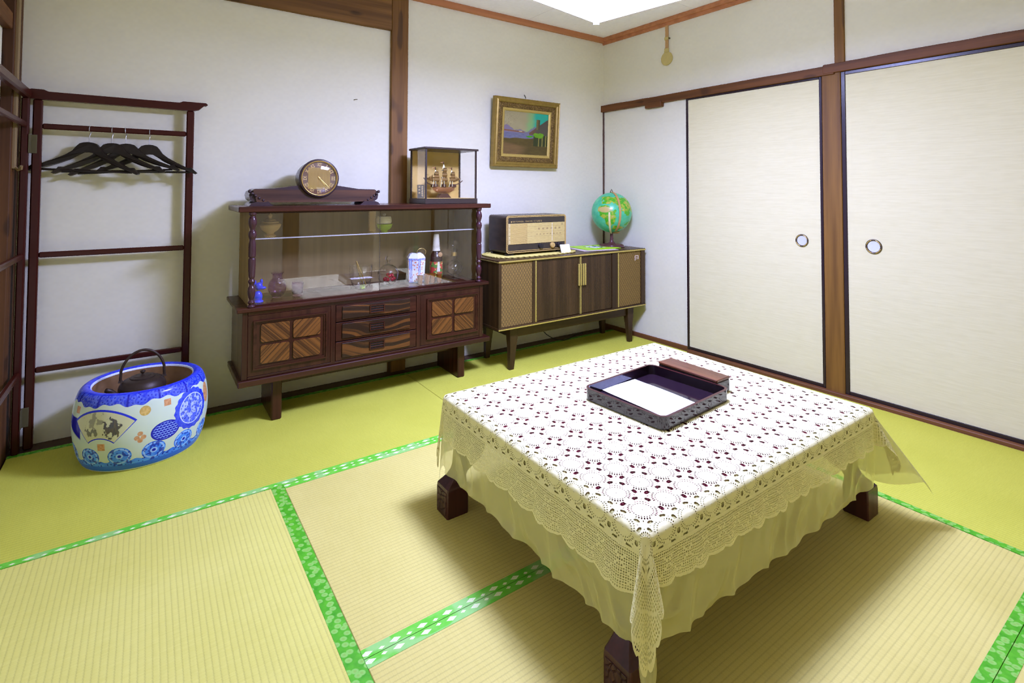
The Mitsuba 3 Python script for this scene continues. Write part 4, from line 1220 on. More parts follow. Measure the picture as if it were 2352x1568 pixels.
def cover(p, n, uv):
    d = dr.sqrt(dr.square((p.x + 0.30) / 0.060) + dr.square((p.y + 0.235) / 0.065))
    pic = mix((0.40, 0.52, 0.42), (0.72, 0.74, 0.70), noise(p.x * 90, p.y * 90))
    pic = mix(pic, (0.04, 0.10, 0.06), smoothstep(0.60, 0.70, noise(p.x * 45 + 2, p.y * 45)))
    sq = dr.maximum(dr.abs(p.x + 0.350) / 0.062, dr.abs(p.y + 0.255) / 0.070)
    return mix(pic, (0.30, 0.56, 0.012), smoothstep(0.98, 1.0, sq))


PR('mat_cover', cover, 0.35)
PR('mat_sleeve', plaster((0.35, 0.28, 0.24), (0.62, 0.52, 0.46)), 0.5)
A0 = math.radians(-7)
solo('record_sleeve', mv(box(-0.15, 0.15, -0.135, 0.135, 0, 0.003, 0.0005), -0.415, -0.296, ST + 0.0002, A0 - 0.08), 'mat_sleeve', 'brownish printed sleeve under the lime green one', 'record sleeve')
solo('record_sleeve', mv(box(-0.155, 0.155, -0.135, 0.135, 0, 0.004, 0.0006), -0.362, -0.262, ST + 0.0035, A0), 'mat_cover', 'lime green sleeve with a small picture in front of the globe', 'record sleeve')

# globe
GC, GR = np.array([-0.172, -0.262, 0.982]), 0.158
gl = thing('globe', 'green and blue terrestrial globe on a dark round foot in the room corner', 'globe')
VIEW = math.atan2(EYE[1] - GC[1], EYE[0] - GC[0])
LAND = [(-0.42, 0.17, 0.40, 0.20), (-0.28, -0.05, 0.34, 0.20), (-0.10, -0.38, 0.22, 0.34), (0.05, -0.12, 0.14, 0.20), (0.15, 0.05, 0.16, 0.16), (-0.30, 0.62, 0.26, 0.12), (0.05, 0.78, 0.50, 0.20), (0.55, 0.62, 0.50, 0.30), (0.70, 0.30, 0.35, 0.22), (0.95, 0.05, 0.16, 0.20), (1.30, 0.45, 0.35, 0.40), (1.25, -0.55, 0.30, 0.18), (2.6, 0.6, 0.5, 0.4), (-2.6, -0.3, 0.3, 0.5), (0.5, -0.80, 0.35, 0.12)]


def globe_tex(p, n, uv):
    x, y, z = (p.x - GC[0]) / GR, (p.y - GC[1]) / GR, (p.z - GC[2]) / GR
    lat = dr.asin(dr.clip(z, -1, 1))
    c, s = math.cos(VIEW), math.sin(VIEW)
    lon = dr.atan2(-s * x + c * y, c * x + s * y)                  # 0 faces the room, grows to the right as seen from there
    w1, w2 = fbm(x * 4 + 9, y * 4, z * 4) - 0.5, fbm(x * 4, y * 4 + 5, z * 4) - 0.5
    land = mi.Float(0)
    for a, b, ra, rb in LAND:
        dl = (lon - a + 0.45 * w1) * dr.cos(lat)
        dd = dr.square(dl / ra) + dr.square((lat - b + 0.4 * w2) / rb)
        land = dr.maximum(land, 1 - smoothstep(0.85, 1.1, dd))
    h = fbm(x * 6, y * 6 + 3, z * 6)
    sea = mix((0.02, 0.36, 0.16), (0.12, 0.50, 0.22), fbm(x * 5 + 2, y * 5, z * 5))
    grn = mix((0.06, 0.34, 0.012), (0.32, 0.38, 0.03), smoothstep(0.40, 0.62, h))
    des = (1 - smoothstep(0.5, 1.0, dr.square((lon + 0.35) / 0.36) + dr.square((lat - 0.18) / 0.17)))
    grn = mix(grn, (0.46, 0.36, 0.11), dr.maximum(des, 0.7 * smoothstep(0.62, 0.75, h)))
    return mix(sea, grn, land)


PR('mat_globe', globe_tex, 0.25, clearcoat=0.5)
PR('mat_meridian', plaster((0.34, 0.20, 0.06), (0.50, 0.30, 0.10)), 0.45)
PR('mat_scalearm', (0.58, 0.54, 0.26), 0.3)
PR('mat_globefoot', (0.075, 0.024, 0.022), 0.25, clearcoat=0.5)
part(gl, 'sphere', ball(GR, *GC, 5), 'mat_globe', True)


def arc(lon, la0, la1, r, n=30):
    out = []
    for la in np.linspace(la0, la1, n):
        a = VIEW + lon
        out.append(GC + r * np.array([math.cos(la) * math.cos(a), math.cos(la) * math.sin(a), math.sin(la)]))
    return np.array(out)


def band(lon, la0, la1, r, w, th, n=32):
    secs = []
    a = VIEW + lon
    tang = np.array([-math.sin(a), math.cos(a), 0])
    for q in arc(lon, la0, la1, r, n):
        rad = (q - GC) / np.linalg.norm(q - GC)
        secs.append(np.array([q - tang * w, q + tang * w, q + tang * w + rad * th, q - tang * w + rad * th]))
    return loft(secs)


part(gl, 'meridian_band', band(0.42, math.radians(88), math.radians(-62), GR + 0.002, 0.0085, 0.004), 'mat_meridian', 40, label='brown meridian band')
part(gl, 'scale_arm', band(-0.10, math.radians(3), math.radians(-86), GR + 0.006, 0.0075, 0.004), 'mat_scalearm', 40, label='pale curved scale arm')
part(gl, 'south_cap', ball(0.022, GC[0] + 0.02, GC[1] - 0.03, GC[2] - GR + 0.002, 2, (1.3, 1.3, 0.5)), 'mat_meridian', True)
part(gl, 'top_pivot', cat(mv(lathe([(0, 0), (0.016, 0.0), (0.010, 0.006), (0, 0.007)], 20), GC[0], GC[1], GC[2] + GR - 0.002), tube([(GC[0] - 0.010, GC[1] + 0.006, GC[2] + GR + 0.001), (GC[0] + 0.001, GC[1], GC[2] + GR + 0.026), (GC[0] + 0.011, GC[1] - 0.006, GC[2] + GR + 0.001)], 0.0035, 6)), 'mat_hinge', 30)
part(gl, 'foot', mv(lathe(smoothprof([(0, 0), (0.096, 0.0005), (0.097, 0.010), (0.090, 0.018), (0.040, 0.024), (0.022, 0.034), (0.014, 0.056), (0.012, 0.100), (0.016, 0.112), (0, 0.1135)], 3), 44), GC[0], GC[1], ST + 0.0002), 'mat_globefoot', 40, label='dark round turned foot')

# ------------------------------------------------------------------ mantel clock on the cabinet
TOPZ = 1.0708
ck = thing('mantel_clock', 'long low wooden mantel clock with a round brown dial on the cabinet top', 'clock')
PR('mat_clockwood', wood((0.030, 0.011, 0.006), (0.095, 0.038, 0.014), 0, 1.2), 0.2, clearcoat=0.6)
PR('mat_clockdark', (0.028, 0.012, 0.012), 0.15, clearcoat=0.8)
ccx, cyf, cyb = -2.427, -0.285, -0.125
prof = [(-0.318, 0.016), (-0.336, 0.030), (-0.342, 0.055), (-0.334, 0.078), (-0.318, 0.086), (-0.22, 0.086), (-0.10, 0.104), (0.10, 0.104), (0.22, 0.086), (0.318, 0.086), (0.334, 0.078), (0.342, 0.055), (0.336, 0.030), (0.318, 0.016)]
P_ = affinity.translate(sg.Polygon(prof), ccx, TOPZ)
part(ck, 'base', exz(P_.buffer(-0.004), cyf + 0.006, cyb), 'mat_clockdark')
part(ck, 'front_rail', exz(affinity.translate(sg.Polygon([(-0.300, 0.020), (-0.318, 0.080), (0.318, 0.080), (0.300, 0.020)]).buffer(0.003), ccx, TOPZ), cyf - 0.004, cyf + 0.008), 'mat_clockwood', label='brown front rail')
part(ck, 'top_slope', exz(affinity.translate(sg.Polygon([(-0.315, 0.0865), (-0.22, 0.0885), (-0.10, 0.1065), (0.10, 0.1065), (0.22, 0.0885), (0.315, 0.0865), (0.315, 0.0825), (-0.315, 0.0825)]), ccx, TOPZ), cyf - 0.002, cyb + 0.002), 'mat_clockdark')
for s in (-1, 1):
    for k in range(6):
        part(ck, 'bead', ball(0.0085 - 0.0004 * k, ccx + s * (0.336 - 0.011 * k - 0.0012 * k * k), cyf - 0.002, TOPZ + 0.074 - 0.0115 * k, 2), 'mat_clockdark', True)
    part(ck, 'foot', hull([[ccx + s * a, y, TOPZ + z] for a, z in ((0.225, 0.0), (0.34, 0.0), (0.33, 0.012), (0.25, 0.0195), (0.31, 0.0195)) for y in (cyf - 0.018, cyb + 0.01)]), 'mat_clockdark')
ccz, CRR = 1.2165, 0.1035
CKM = np.array([[1, 0, 0, ccx], [0, 0, -1, cyf - 0.012], [0, 1, 0, ccz], [0, 0, 0, 1.0]])   # local z looks into the room


def ckm(m):
    return xf(m, CKM)


part(ck, 'drum', ckm(lathe(smoothprof([(0, -0.150), (0.080, -0.149), (0.090, -0.142), (0.094, -0.10), (0.096, -0.02), (CRR, -0.004), (CRR, 0.006), (0.099, 0.010), (0.094, 0.010)], 3), 72)), 'mat_clockdark', 40)


def dialtex(p, n, uv):
    r = dr.maximum(dr.abs(p.x - ccx), dr.abs(p.z - ccz))
    rr = dr.sqrt(dr.square(p.x - ccx) + dr.square(p.z - ccz))
    t = noise(p.x * 900, p.z * 25)
    c = mix((0.085, 0.040, 0.020), (0.14, 0.066, 0.032), t)
    sq = mix((0.25, 0.155, 0.030), (0.33, 0.21, 0.045), t)
    return mix(sq, c, smoothstep(0.057, 0.0585, r))


PR('mat_clockdial', dialtex, 0.4)
dl = part(ck, 'dial', ckm(lathe([(0.0945, 0.0), (0.0945, 0.002), (0, 0.0022)], 64)), 'mat_clockdial', label='brown dial with gold Roman numerals')
part(ck, 'bezel', ckm(lathe(smoothprof([(0.0935, 0.004), (0.0955, 0.012), (0.0925, 0.016), (0.0895, 0.013), (0.0885, 0.004)], 3), 72)), 'mat_gold', 40, label='gold ring')
for k, rom in enumerate(('XII', 'I', 'II', 'III', 'IIII', 'V', 'VI', 'VII', 'VIII', 'IX', 'X', 'XI')):
    tm = text_mesh(rom, 0.0165, 0.0012, True)
    b = tm.bounds
    tm.apply_translation([-(b[0, 0] + b[1, 0]) / 2, -(b[0, 1] + b[1, 1]) / 2, 0])
    sx = min(1.0, 0.021 / (b[1, 0] - b[0, 0])) * 1.05
    M = trimesh.transformations.rotation_matrix(-k * PI / 6, [0, 0, 1]) @ np.array([[1, 0, 0, 0], [0, 1, 0, 0.0735], [0, 0, 1, 0.0022], [0, 0, 0, 1.0]]) @ np.diag([sx, 1, 1, 1])
    part(dl, 'numeral', ckm(xf(tm, M)), 'mat_goldleaf')
for L, w, ang_, z in ((0.080, 0.0022, 134.5, 0.0046), (0.056, 0.0032, 142.5, 0.0036)):
    part(dl, 'hand', ckm(mv(hull([[-w, -0.012, z], [w, -0.012, z], [w * 1.3, L * 0.6, z], [0, L, z], [-w * 1.3, L * 0.6, z], [0, 0.2 * L, z + 0.001]]), rz=-math.radians(ang_))), 'mat_gold')
part(dl, 'hub', ckm(lathe([(0.005, 0.003), (0.005, 0.006), (0, 0.008)], 20)), 'mat_gold', 30)
part(ck, 'glass', ckm(lathe([(0.0893, 0.013), (0.080, 0.0185), (0.066, 0.0235), (0.048, 0.0275), (0.026, 0.0302), (0, 0.031)], 64)), 'mat_pane', True, label='domed glass')

# ------------------------------------------------------------------ ship model in a glass case
sc = thing('glass_case', 'dark framed glass display case with a gold back standing on the cabinet top', 'display case')
PR('mat_casewood', (0.034, 0.022, 0.014), 0.3, clearcoat=0.3)
PR('mat_caseback', lambda p, n, uv: mix((0.45, 0.29, 0.06), (0.58, 0.40, 0.11), fbm(p.x * 9, p.z * 16 + 3)), 0.5, metallic=0.15)
QX0, QX1, QF, QB, QZ0, QZ1 = -1.832, -1.468, -0.362, -0.128, 1.0708, 1.416
part(sc, 'base', box(QX0, QX1, QF, QB, QZ0, QZ0 + 0.032, 0.002), 'mat_casewood')
part(sc, 'floor_cloth', box(QX0 + 0.012, QX1 - 0.012, QF + 0.012, QB - 0.012, QZ0 + 0.0322, QZ0 + 0.034, 0), 'mat_caseback')
for x in (QX0 + 0.004, QX1 - 0.014):
    for y in (QF + 0.004, QB - 0.014):
        part(sc, 'post', box(x, x + 0.010, y, y + 0.010, QZ0 + 0.0322, QZ1 - 0.0122, 0.001), 'mat_casewood')
part(sc, 'roof', box(QX0 - 0.004, QX1 + 0.004, QF - 0.004, QB + 0.004, QZ1 - 0.012, QZ1, 0.002), 'mat_casewood')
part(sc, 'back_panel', box(QX0 + 0.014, QX1 - 0.014, QB - 0.008, QB - 0.004, QZ0 + 0.0342, QZ1 - 0.0124, 0), 'mat_caseback', label='gold back panel')
part(sc, 'front_pane', sheet_y(QX0 + 0.0145, QX1 - 0.0145, QF + 0.008, QZ0 + 0.0325, QZ1 - 0.0125), 'mat_clearpane')
for x in (QX0 + 0.008, QX1 - 0.008):
    part(sc, 'side_pane', trimesh.Trimesh([[x, QF + 0.0145, QZ0 + 0.0325], [x, QB - 0.0145, QZ0 + 0.0325], [x, QB - 0.0145, QZ1 - 0.0125], [x, QF + 0.0145, QZ1 - 0.0125]], [[0, 1, 2], [0, 2, 3]], process=False), 'mat_clearpane')
# the ship: bow and stern swept up, three masts with lattice sails
SHX, SHY, SHZ = -1.640, -0.225, QZ0 + 0.034
PR('mat_shiphull', (0.30, 0.14, 0.05), 0.3, metallic=0.5)
PR('mat_shipdark', (0.075, 0.035, 0.018), 0.35, metallic=0.3)
PR('mat_sail', (0.24, 0.14, 0.04), 0.35, metallic=0.6)
PR('mat_pennant', (0.70, 0.66, 0.36), 0.4, metallic=0.2)
sh = thing('model_ship', 'golden three-masted model ship inside the glass case', 'model ship')
secs = []
for t in np.linspace(-1, 1, 15):
    x = SHX + 0.078 * t
    w = 0.020 * (1 - abs(t) ** 2.2) + 0.002
    zt = SHZ + 0.066 + 0.016 * t * t
    zb = SHZ + 0.030 + 0.026 * abs(t) ** 3
    secs.append(np.array([[x, SHY - w, zt], [x, SHY - w * 0.9, (zt + zb) / 2], [x, SHY, zb], [x, SHY + w * 0.9, (zt + zb) / 2], [x, SHY + w, zt]]))
part(sh, 'hull', loft(secs), 'mat_shiphull', 40)
for x0, x1 in ((-0.085, -0.045), (-0.012, 0.012), (0.045, 0.085)):
    part(sh, 'deck_house', box(SHX + x0, SHX + x1, SHY - 0.014, SHY + 0.014, SHZ + 0.068, SHZ + 0.088, 0.002), 'mat_shipdark')
for s, dz in ((-1, 0.035), (1, 0.020)):
    part(sh, 'bowsprit', tube([(SHX + s * 0.07, SHY, SHZ + 0.080), (SHX + s * 0.11, SHY, SHZ + 0.092), (SHX + s * 0.138, SHY, SHZ + 0.092 + dz)], 0.0028, 6), 'mat_shipdark', True)
part(sh, 'stand', hull([[SHX + a, SHY + b, SHZ + z] for a, z in ((-0.026, 0.0285), (0.020, 0.0285), (0.046, 0.0), (-0.046, 0.0)) for b in (-0.02, 0.02)]), 'mat_shipdark')
for mx, h in ((-0.058, 0.196), (0.0, 0.232), (0.058, 0.196)):
    b0 = SHZ + 0.066
    part(sh, 'mast', tube([(SHX + mx, SHY, b0), (SHX + mx, SHY, SHZ + h)], 0.0026, 6), 'mat_shipdark', True)
    for k in range(3):
        zz = b0 + 0.036 + k * (h - 0.066 - 0.075) / 3
        hw = 0.022 - 0.005 * k
        nn = 9
        sv = np.array([[SHX + mx + hw * a, SHY - 0.006 - 0.010 * math.sin(PI * b) - 0.004 * k, zz + b * 0.030] for b in np.linspace(0, 1, 5) for a in np.linspace(-1, 1, nn)])
        ii = np.arange(5 * nn).reshape(5, nn)
        qq = np.stack([ii[:-1, :-1], ii[:-1, 1:], ii[1:, 1:], ii[1:, :-1]], -1).reshape(-1, 4)
        part(sh, 'sail', trimesh.Trimesh(sv, np.vstack([qq[:, [0, 1, 2]], qq[:, [0, 2, 3]]]), process=False), 'mat_sail', True)
    zt = SHZ + h - 0.034
    part(sh, 'pennant', hull([[SHX + mx - 0.011, SHY - 0.004, zt - 0.012], [SHX + mx + 0.011, SHY - 0.004, zt - 0.012], [SHX + mx, SHY, zt + 0.026], [SHX + mx, SHY - 0.007, zt - 0.008]]), 'mat_pennant', label='pale pointed top sail')
    part(sh, 'stay', tube([(SHX + mx, SHY, zt), (SHX + mx - 0.030, SHY - 0.022, b0 + 0.004)], 0.0017, 5), 'mat_pennant')
    part(sh, 'stay', tube([(SHX + mx, SHY, zt), (SHX + mx - 0.004, SHY - 0.018, b0 + 0.006)], 0.0015, 5), 'mat_pennant')
    part(sh, 'flag', hull([[SHX + mx, SHY, SHZ + h], [SHX + mx, SHY + 0.001, SHZ + h - 0.009], [SHX + mx - 0.022, SHY, SHZ + h - 0.004], [SHX + mx - 0.02, SHY - 0.001, SHZ + h - 0.008]]), 'mat_shiphull')
part(sh, 'yard', tube([(SHX - 0.020, SHY - 0.012, SHZ + 0.176), (SHX + 0.020, SHY - 0.012, SHZ + 0.176)], 0.0028, 6), 'mat_steel', True)
for s in (-1, 1):
    for k in range(3):
        part(sh, 'jib', hull([[SHX + s * (0.075 + 0.016 * k), SHY - 0.003, SHZ + 0.102 + 0.004 * k], [SHX + s * (0.100 + 0.014 * k), SHY + 0.002, SHZ + 0.110 + 0.008 * k], [SHX + s * (0.078 + 0.014 * k), SHY, SHZ + 0.152 - 0.012 * k], [SHX + s * (0.085 + 0.014 * k), SHY - 0.008, SHZ + 0.122]]), 'mat_sail')
    part(sh, 'anchor_flag', hull([[SHX + s * 0.052, SHY - 0.022, SHZ + 0.058], [SHX + s * 0.066, SHY - 0.022, SHZ + 0.050], [SHX + s * 0.054, SHY - 0.024, SHZ + 0.044], [SHX + s * 0.06, SHY - 0.020, SHZ + 0.05]]), 'mat_shiphull')
PR('mat_plaque', (0.030, 0.020, 0.004), 0.6, specular=0.1)
pq_ = thing('name_plaque', 'small black plaque with gold characters in the left of the ship case', 'plaque')
PM = trimesh.transformations.translation_matrix([-1.800, -0.232, QZ0 + 0.0345]) @ trimesh.transformations.euler_matrix(math.radians(-10), 0, math.radians(-20), 'sxyz')
part(pq_, 'board', xf(box(-0.021, 0.021, 0, 0.003, 0, 0.083, 0.0005), PM), 'mat_plaque')
strokes = []
for col, nchar in ((0.010, 5), (-0.008, 3)):
    for r_ in range(nchar):
        z = 0.070 - r_ * (0.0135 if nchar == 5 else 0.019)
        w = 0.0045 if nchar == 5 else 0.0062
        for dz in (0.004, 0.0, -0.004):
            strokes.append(box(col - w, col + w, -0.0008, 0, z + dz - 0.0006, z + dz + 0.0006, 0))
        strokes.append(box(col - 0.0006, col + 0.0006, -0.0008, 0, z - 0.0045, z + 0.0052, 0))
        strokes.append(box(col - w, col - w + 0.0011, -0.0008, 0, z - 0.0052, z + 0.001 + 0.003 * (r_ % 2), 0))
part(pq_, 'characters', xf(cat(*strokes), PM), 'mat_goldleaf', label='gold brushed characters')

# ------------------------------------------------------------------ painting
pt = thing('framed_painting', 'small landscape painting of a cottage by a lake in an ornate gold frame', 'painting')
PW, PH = 0.604, 0.512
PTM = trimesh.transformations.translation_matrix([-0.858, -0.018, 1.330]) @ trimesh.transformations.rotation_matrix(math.radians(4.0), [1, 0, 0])


def rect_mould(profile, w, h):
    """Mitred frame: profile of (inset, height out of the wall)."""
    v, f = [], []
    for ins, d in profile:
        v += [[-w / 2 + ins, -d, ins], [w / 2 - ins, -d, ins], [w / 2 - ins, -d, h - ins], [-w / 2 + ins, -d, h - ins]]
    for i in range(len(profile) - 1):
        for k in range(4):
            l = (k + 1) % 4
            a, b, c, d = i * 4 + k, i * 4 + l, (i + 1) * 4 + l, (i + 1) * 4 + k
            f += [[a, b, c], [a, c, d]]
    return trimesh.Trimesh(v, f, process=False)


def ornate(p, n, uv):
    d, e, r = voronoi(p.x * 110, p.z * 110)
    return (1 - smoothstep(0.1, 0.6, d)) + 0.4 * noise(p.x * 400, p.z * 400)


BUMP('mat_ornate', lambda p, n, uv: mix((0.10, 0.055, 0.010), (0.23, 0.145, 0.032), smoothstep(0.35, 0.75, noise(p.x * 240, p.z * 240))), ornate, 0.003, 0.4, metallic=0.3)
PR('mat_framegold', lambda p, n, uv: mix((0.22, 0.14, 0.024), (0.30, 0.20, 0.038), fbm(p.x * 60, p.z * 60)), 0.38, metallic=0.45)
PR('mat_slip', (0.42, 0.30, 0.065), 0.45, metallic=0.3)
part(pt, 'outer_frame', xf(rect_mould([(0, 0.0), (0, 0.034), (0.006, 0.040), (0.012, 0.036), (0.016, 0.036), (0.026, 0.040), (0.036, 0.034), (0.040, 0.026)], PW, PH), PTM), 'mat_framegold')
part(pt, 'ornate_band', xf(rect_mould([(0.040, 0.026), (0.048, 0.029), (0.058, 0.030), (0.068, 0.026), (0.076, 0.022)], PW, PH), PTM), 'mat_ornate', label='brown carved band')
part(pt, 'slip', xf(rect_mould([(0.076, 0.022), (0.078, 0.024), (0.088, 0.022), (0.097, 0.016), (0.097, 0.012)], PW, PH), PTM), 'mat_slip', label='plain gold slip')


def picture(p, n, uv):
    u, v = uv.x, uv.y
    w = fbm(u * 7, v * 7) - 0.5
    w2 = fbm(u * 22, v * 22) - 0.5
    sky = mix((0.33, 0.29, 0.24), (0.42, 0.37, 0.34), fbm(u * 4, v * 6))
    sky = mix(sky, (0.22, 0.42, 0.26), smoothstep(0.42, 0.62, u + 0.15 * w))
    sky = mix(sky, (0.02, 0.40, 0.44), smoothstep(0.60, 0.76, u + 0.1 * w + 0.1 * (v - 0.8)))
    c = sky
    hill = 0.60 + 0.05 * dr.sin(u * 9 + 1) + 0.03 * dr.sin(u * 21) + 0.03 * w2
    c = mix(c, mix((0.22, 0.17, 0.40), (0.14, 0.15, 0.32), u), 1 - smoothstep(hill - 0.015, hill + 0.015, v))
    shore = dr.abs(v - (0.555 - 0.05 * u))
    c = mix(c, (0.22, 0.10, 0.10), (1 - smoothstep(0.012, 0.02, shore)) * (1 - smoothstep(0.42, 0.48, u)))
    c = mix(c, (0.60, 0.50, 0.44), (1 - smoothstep(0.006, 0.012, dr.abs(v - 0.545))) * (1 - smoothstep(0.02, 0.05, dr.abs(u - 0.37))))
    c = mix(c, mix((0.12, 0.11, 0.34), (0.20, 0.22, 0.50), fbm(u * 14, v * 40)), 1 - smoothstep(0.500, 0.525, v + 0.02 * w2 + 0.03 * u))
    fld = 0.42 + 0.05 * w - 0.05 * (1 - u)
    ground = mix((0.075, 0.050, 0.016), (0.12, 0.085, 0.025), fbm(u * 12, v * 30))
    path = mix((0.20, 0.115, 0.060), (0.14, 0.082, 0.045), fbm(u * 9, v * 34))
    ground = mix(ground, path, smoothstep(0.0, 0.08, (0.30 - 0.14 * u + 0.05 * w) - v) * (1 - smoothstep(0.35, 0.62, u + 0.5 * (0.18 - v))))
    c = mix(c, ground, 1 - smoothstep(fld - 0.015, fld + 0.015, v))
    roof = dr.minimum(0.52 + (u - 0.56) * 0.82, 0.86)
    house = smoothstep(0.56, 0.575, u) * (1 - smoothstep(roof - 0.008, roof + 0.008, v)) * smoothstep(0.46, 0.49, v)
    c = mix(c, mix((0.15, 0.075, 0.075), (0.085, 0.075, 0.085), smoothstep(0.62, 0.80, u)), house)
    wall = smoothstep(0.66, 0.68, u) * (1 - smoothstep(0.47, 0.49, v)) * smoothstep(0.20, 0.23, v)
    post = 1 - smoothstep(0.10, 0.16, dr.abs((u * 12) - dr.floor(u * 12) - 0.5))
    c = mix(c, mix((0.035, 0.045, 0.015), (0.28, 0.24, 0.09), post * smoothstep(0.72, 0.74, u)), wall)
    chim = (1 - smoothstep(0.038, 0.046, dr.abs(u - 0.765))) * smoothstep(0.60, 0.62, v) * (1 - smoothstep(0.845, 0.86, v))
    c = mix(c, mix((0.16, 0.13, 0.07), (0.07, 0.06, 0.04), smoothstep(0.75, 0.79, u)), chim)
    bush = 1 - smoothstep(0.75, 1.1, dr.square((u - 0.78 + 0.1 * w2) / 0.13) + dr.square((v - 0.475 + 0.08 * w2) / 0.075))
    c = mix(c, mix((0.08, 0.28, 0.01), (0.20, 0.40, 0.03), fbm(u * 30, v * 30)), bush)
    bush2 = 1 - smoothstep(0.7, 1.1, dr.square((u - 0.58 + 0.1 * w2) / 0.07) + dr.square((v - 0.435) / 0.03))
    c = mix(c, (0.06, 0.30, 0.02), bush2)
    br = noise(u * 44 + v * 26, v * 36 - u * 34) * 0.6 + noise(u * 90, v * 90) * 0.4
    twig = (1 - smoothstep(0.015, 0.05, dr.abs(br - 0.5))) * (1 - smoothstep(0.18, 0.30, u + 0.5 * (0.75 - v))) * smoothstep(0.62, 0.70, v)
    return mix(c, (0.16, 0.085, 0.05), 0.6 * twig) * mi.Color3f(0.74, 0.72, 0.36)


PR('mat_picture', picture, 0.4, clearcoat=0.2)
iw, ih = PW / 2 - 0.096, 0.096
key = numbered(pt + '__canvas')
cm = xf(trimesh.Trimesh([[-iw, -0.012, ih], [iw, -0.012, ih], [iw, -0.012, PH - ih], [-iw, -0.012, PH - ih]], [[0, 1, 2], [0, 2, 3]], process=False), PTM)
scene[key] = mikit.ply(cm, 'mat_picture', uv=np.array([[0, 0], [1, 0], [1, 1], [0, 1.0]]))
labels[key] = {'label': 'painted lake shore with mountains and a cottage with a chimney'}
part(pt, 'backing', xf(box(-PW / 2 + 0.004, PW / 2 - 0.004, -0.0105, -0.0005, 0.004, PH - 0.004, 0), PTM), 'mat_darkboard')
solo('picture_hook', tube([(-0.845, -0.002, 1.888), (-0.838, -0.004, 1.878), (-0.832, -0.006, 1.860)], 0.003, 6), 'mat_hinge', 'small metal hook in the wall above the painting', 'hook', smooth=True)
solo('wall_nail', tube([(-2.150, 0.004, 1.716), (-2.143, -0.020, 1.7155), (-2.138, -0.030, 1.7145)], 0.0022, 6), 'mat_hinge', 'small bent nail in the wall left of the timber post', 'nail', smooth=True)

# ------------------------------------------------------------------ folding clothes rack
rk = thing('clothes_rack', 'folding two-leaf dark red lacquered clothes rack in the left corner of the room', 'clothes rack')
RY, PZ = -0.058, 0.0


def rackpost(x, y, z1):
    return box(x - 0.0165, x + 0.0165, y - 0.014, y + 0.014, 0.0, z1, 0.005)


part(rk, 'post', rackpost(-3.012, RY, 1.558), 'mat_rack')
part(rk, 'post', rackpost(-3.596, RY, 1.558), 'mat_rack')
BARS = (1.438, 0.856, 0.342)
for z in BARS:
    part(rk, 'bar', box(-3.579, -3.029, RY - 0.010, RY + 0.010, z - 0.0125, z + 0.0125, 0.005), 'mat_rack')
toprail = [(-3.632, 1.560), (-3.632, 1.592), (-3.620, 1.604), (-3.578, 1.604), (-3.560, 1.596), (-3.06, 1.596), (-3.045, 1.604), (-2.945, 1.604), (-2.936, 1.596), (-2.944, 1.588), (-2.952, 1.590), (-2.975, 1.566), (-3.0, 1.559), (-3.05, 1.5585), (-3.55, 1.5585), (-3.58, 1.559)]
part(rk, 'top_rail', exz(toprail, RY - 0.016, RY + 0.016), 'mat_rack')
LXX = -3.632
part(rk, 'post', box(LXX - 0.013, LXX + 0.013, -0.112, -0.079, 0, 1.558, 0.005), 'mat_rack')
part(rk, 'post', box(LXX - 0.013, LXX + 0.013, -0.70, -0.667, 0, 1.558, 0.005), 'mat_rack')
for z in BARS:
    part(rk, 'bar', box(LXX - 0.010, LXX + 0.010, -0.666, -0.1125, z - 0.0125, z + 0.0125, 0.005), 'mat_rack')
part(rk, 'top_rail', box(LXX - 0.016, LXX + 0.016, -0.77, -0.078, 1.5585, 1.600, 0.007), 'mat_rack')
for z in (1.355, 0.145):
    h = part(rk, 'hinge', box(-3.617, -3.594, RY - 0.0195, RY - 0.0145, z - 0.042, z + 0.042, 0.003), 'mat_hinge', label='greyish metal hinge')
    part(h, 'plate', box(LXX + 0.0135, LXX + 0.0165, -0.112, -0.080, z - 0.042, z + 0.042, 0.001), 'mat_hinge')
    part(h, 'pin', tube([(-3.6185, RY - 0.019, z - 0.042), (-3.6185, RY - 0.019, z + 0.042)], 0.0045, 8), 'mat_hinge', True)

